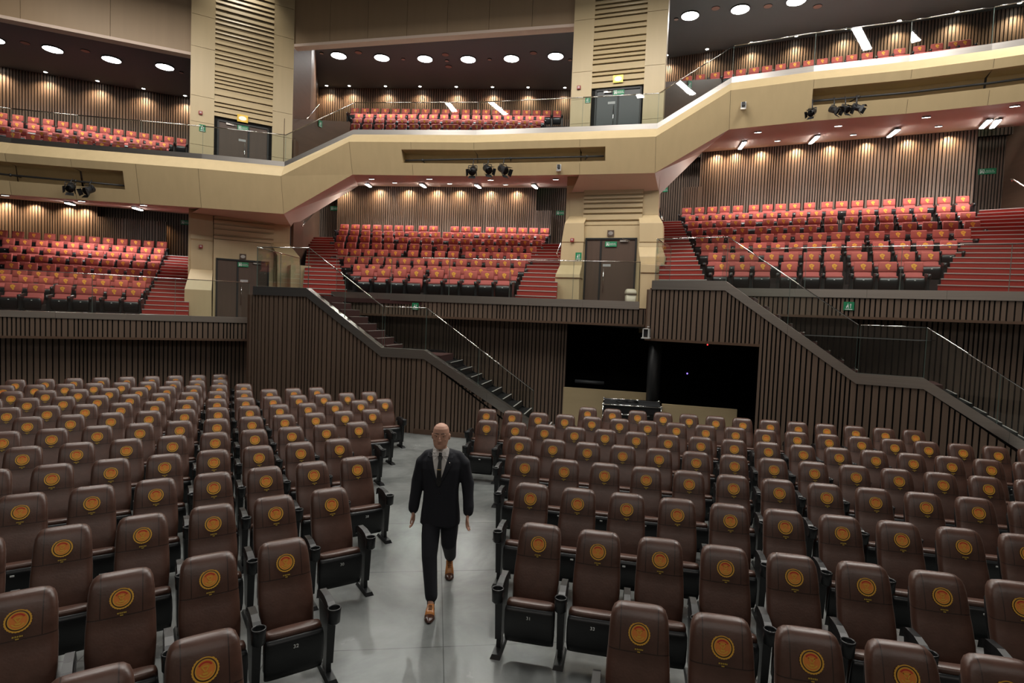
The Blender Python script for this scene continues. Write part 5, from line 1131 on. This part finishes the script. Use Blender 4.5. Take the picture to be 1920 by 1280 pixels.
for k in SL: limb(jk, SL[k], 18)
remesh(jk.build('jacket', NAVY, man), .009, 5, .5)
def patch(name, edges, m, lift, back=True):
    """surface lying on the chest between two edge curves given as (z, x0, x1)"""
    mb = MB()
    for (z0, a0, b0), (z1, a1, b1) in zip(edges, edges[1:]):
        n = 6
        for i in range(n):
            t, s_ = i/n, (i+1)/n; P = [chest(a0+(b0-a0)*t, z0, lift), chest(a0+(b0-a0)*s_, z0, lift), chest(a1+(b1-a1)*s_, z1, lift), chest(a1+(b1-a1)*t, z1, lift)]
            mb.quad(*P)
    o = mb.build(name, m, man); s_ = o.modifiers.new('solid', 'SOLIDIFY'); s_.thickness = .006; s_.offset = -1 ; return o
X0 = -.012
V_ = [(1.225+.30*k/8, X0-(.004+.088*(k/8)**.75), X0+(.004+.088*(k/8)**.75)) for k in range(9)]
patch('shirt_front', V_, SHIRT, .010)
for sx in (-1, 1):
    patch('lapel', [(z, (a if sx < 0 else b_)-sx*.004, (a if sx < 0 else b_)+sx*(.010+.045*min(1, (z-1.235)/.17)*(1 if z < 1.44 else 1-(z-1.44)*3.5))) for z, a, b_ in V_], NAVY, .016)
patch('tie', [(1.20, X0-.008, X0+.010), (1.235, X0-.024, X0+.028), (1.36, X0-.020, X0+.024), (1.46, X0-.014, X0+.018), (1.475, X0-.019, X0+.023), (1.515, X0-.026, X0+.030)], TIEM, .022)
patch('tie_clip', [(1.372, X0-.024, X0+.020), (1.377, X0-.024, X0+.020)], mat('gold_clip', (.8, .6, .25), .25, metal=1), .026)
MB().sell([(1.470, X0+.002, -.098, .012, .010), (1.505, X0+.002, -.096, .023, .015), (1.535, X0+.002, -.084, .020, .012)], 14, 0, 2.4).build('tie_knot', TIEM, man)
patch('shirt_top', [(1.50, X0-.085, X0+.085), (1.525, X0-.080, X0+.080), (1.543, X0-.07, X0+.07)], SHIRT, .016)
col_ = MB()
for sx in (-1, 1):
    col_.hexa([(X0+sx*.010, -.100, 1.515), (X0+sx*.060, -.122, 1.462), (X0+sx*.085, -.060, 1.530), (X0+sx*.060, -.045, 1.530)], [(X0+sx*.012, -.084, 1.545), (X0+sx*.060, -.112, 1.475), (X0+sx*.086, -.040, 1.565), (X0+sx*.062, -.030, 1.580)])
col_.sell([(1.50, X0, -.005, .070, .072), (1.565, X0, .0, .066, .068)], 20, 0, 2.2); col_.build('shirt_collar', SHIRT, man)
MB().ball(chest(0, 1.12, .006), (.008, .004, .008)).ball(chest(0, 1.215, .006), (.008, .004, .008)).build('jacket_button', BLACKP, man)
for sx, (x, y, z) in ((-1, (-.285, -.027, .896)), (1, (.298, -.054, .896))): MB().sell([(z-.012, x, y-.003, .034, .034), (z+.03, x, y, .038, .038)], 16, 0, 2).build('shirt_cuff', SHIRT, man)
MB().sell([(.868, -.285, -.034, .0335, .0335), (.884, -.285, -.032, .034, .034)], 16, 0, 2).build('wrist_watch', CHROME, man)
patch('lapel_pin', [(1.435, .088, .096), (1.447, .088, .096)], CHROME, .018)
# trousers
tr = MB(); tr.sell([(.74, 0, .008, .165, .115), (.82, 0, .005, .185, .13), (.95, 0, 0, .175, .128), (1.05, 0, 0, .165, .12)], 28, 0, 2.6)
limb(tr, [(-.085, .0, .84, .102), (-.084, -.11, .66, .096), (-.074, -.215, .48, .080), (-.045, -.295, .28, .070), (-.024, -.345, .13, .064)], 18)
limb(tr, [(.098, .015, .84, .102), (.096, .03, .66, .094), (.092, .07, .52, .084), (.086, .25, .37, .074), (.080, .42, .225, .067)], 18)
remesh(tr.build('trousers', NAVY, man), .009, 5, .5)
# shoes: toe points along -y
def shoe(toe, heel, lift_heel, name='shoe'):
    T, H_ = Vector(toe), Vector(heel); d = (T-H_); d.z = 0; L = d.length; d.normalize(); s_ = Vector((-d.y, d.x, 0)); mb = MB(); R = []
    for f, hw, h0, h1 in [(0, .022, .01, .05), (.03, .032, .0, .085), (.18, .038, .0, .095), (.38, .036, .0, .088), (.55, .046, .0, .072), (.74, .049, .0, .056), (.88, .036, .003, .040), (.96, .020, .007, .028), (1.0, .008, .010, .020)]:
        c = H_+d*L*f; zb = h0+lift_heel*(max(0, 1-f/.78))**1.15; r = []
        for j in range(16):
            t = 2*PI*j/16; cz = (h0+h1)/2; r.append(tuple(c+s_*hw*math.copysign(abs(math.cos(t))**.75, math.cos(t))+Vector((0, 0, zb-h0+cz+(h1-h0)/2*math.copysign(abs(math.sin(t))**.8, math.sin(t))))))
        R.append(r)
    mb.ring_stack(R[:6], 0); o = mb.build(name, TAN, man)
    MB().ring_stack(R[5:], 0).build('toe_cap', TOE, man).parent = o
    sl_ = MB()
    for a, bb in zip(R, R[1:]):
        lo0, lo1 = min(p[2] for p in a), min(p[2] for p in bb); ca, cb = sum((Vector(p) for p in a), Vector())/16, sum((Vector(p) for p in bb), Vector())/16
        wa, wb = max((Vector(p)-ca).dot(s_) for p in a)*1.04, max((Vector(p)-cb).dot(s_) for p in bb)*1.04
        pa, pb = Vector((ca.x, ca.y, lo0)), Vector((cb.x, cb.y, lo1)); u = Vector((0, 0, .010))
        sl_.hexa([pa-s_*wa, pa+s_*wa, pb+s_*wb, pb-s_*wb], [pa-s_*wa+u, pa+s_*wa+u, pb+s_*wb+u, pb-s_*wb+u])
    sl_.build('sole', TOE, man).parent = o
    lc = MB()
    for f, w_ in ((.42, .020), (.47, .022), (.52, .022), (.57, .02)):
        c = H_+d*L*f; zt = lift_heel*(max(0, 1-f/.78))**1.15+.094-(f-.38)*.10; lc.tube([c-s_*w_+Vector((0, 0, zt-.006)), c+Vector((0, 0, zt)), c+s_*w_+Vector((0, 0, zt-.006))], .003, 5)
    lc.build('laces', TOE, man).parent = o
shoe((-.005, -.635, 0), (-.026, -.305, 0), .0); shoe((.095, .255, 0), (.060, .535, 0), .165)
MB().tube([(-.030, -.345, .17), (-.024, -.36, .11), (-.022, -.375, .06)], [.045, .042, .038], 12).tube([(.084, .425, .27), (.078, .445, .22), (.070, .462, .17)], [.045, .042, .038], 12).build('socks', TIEM, man)
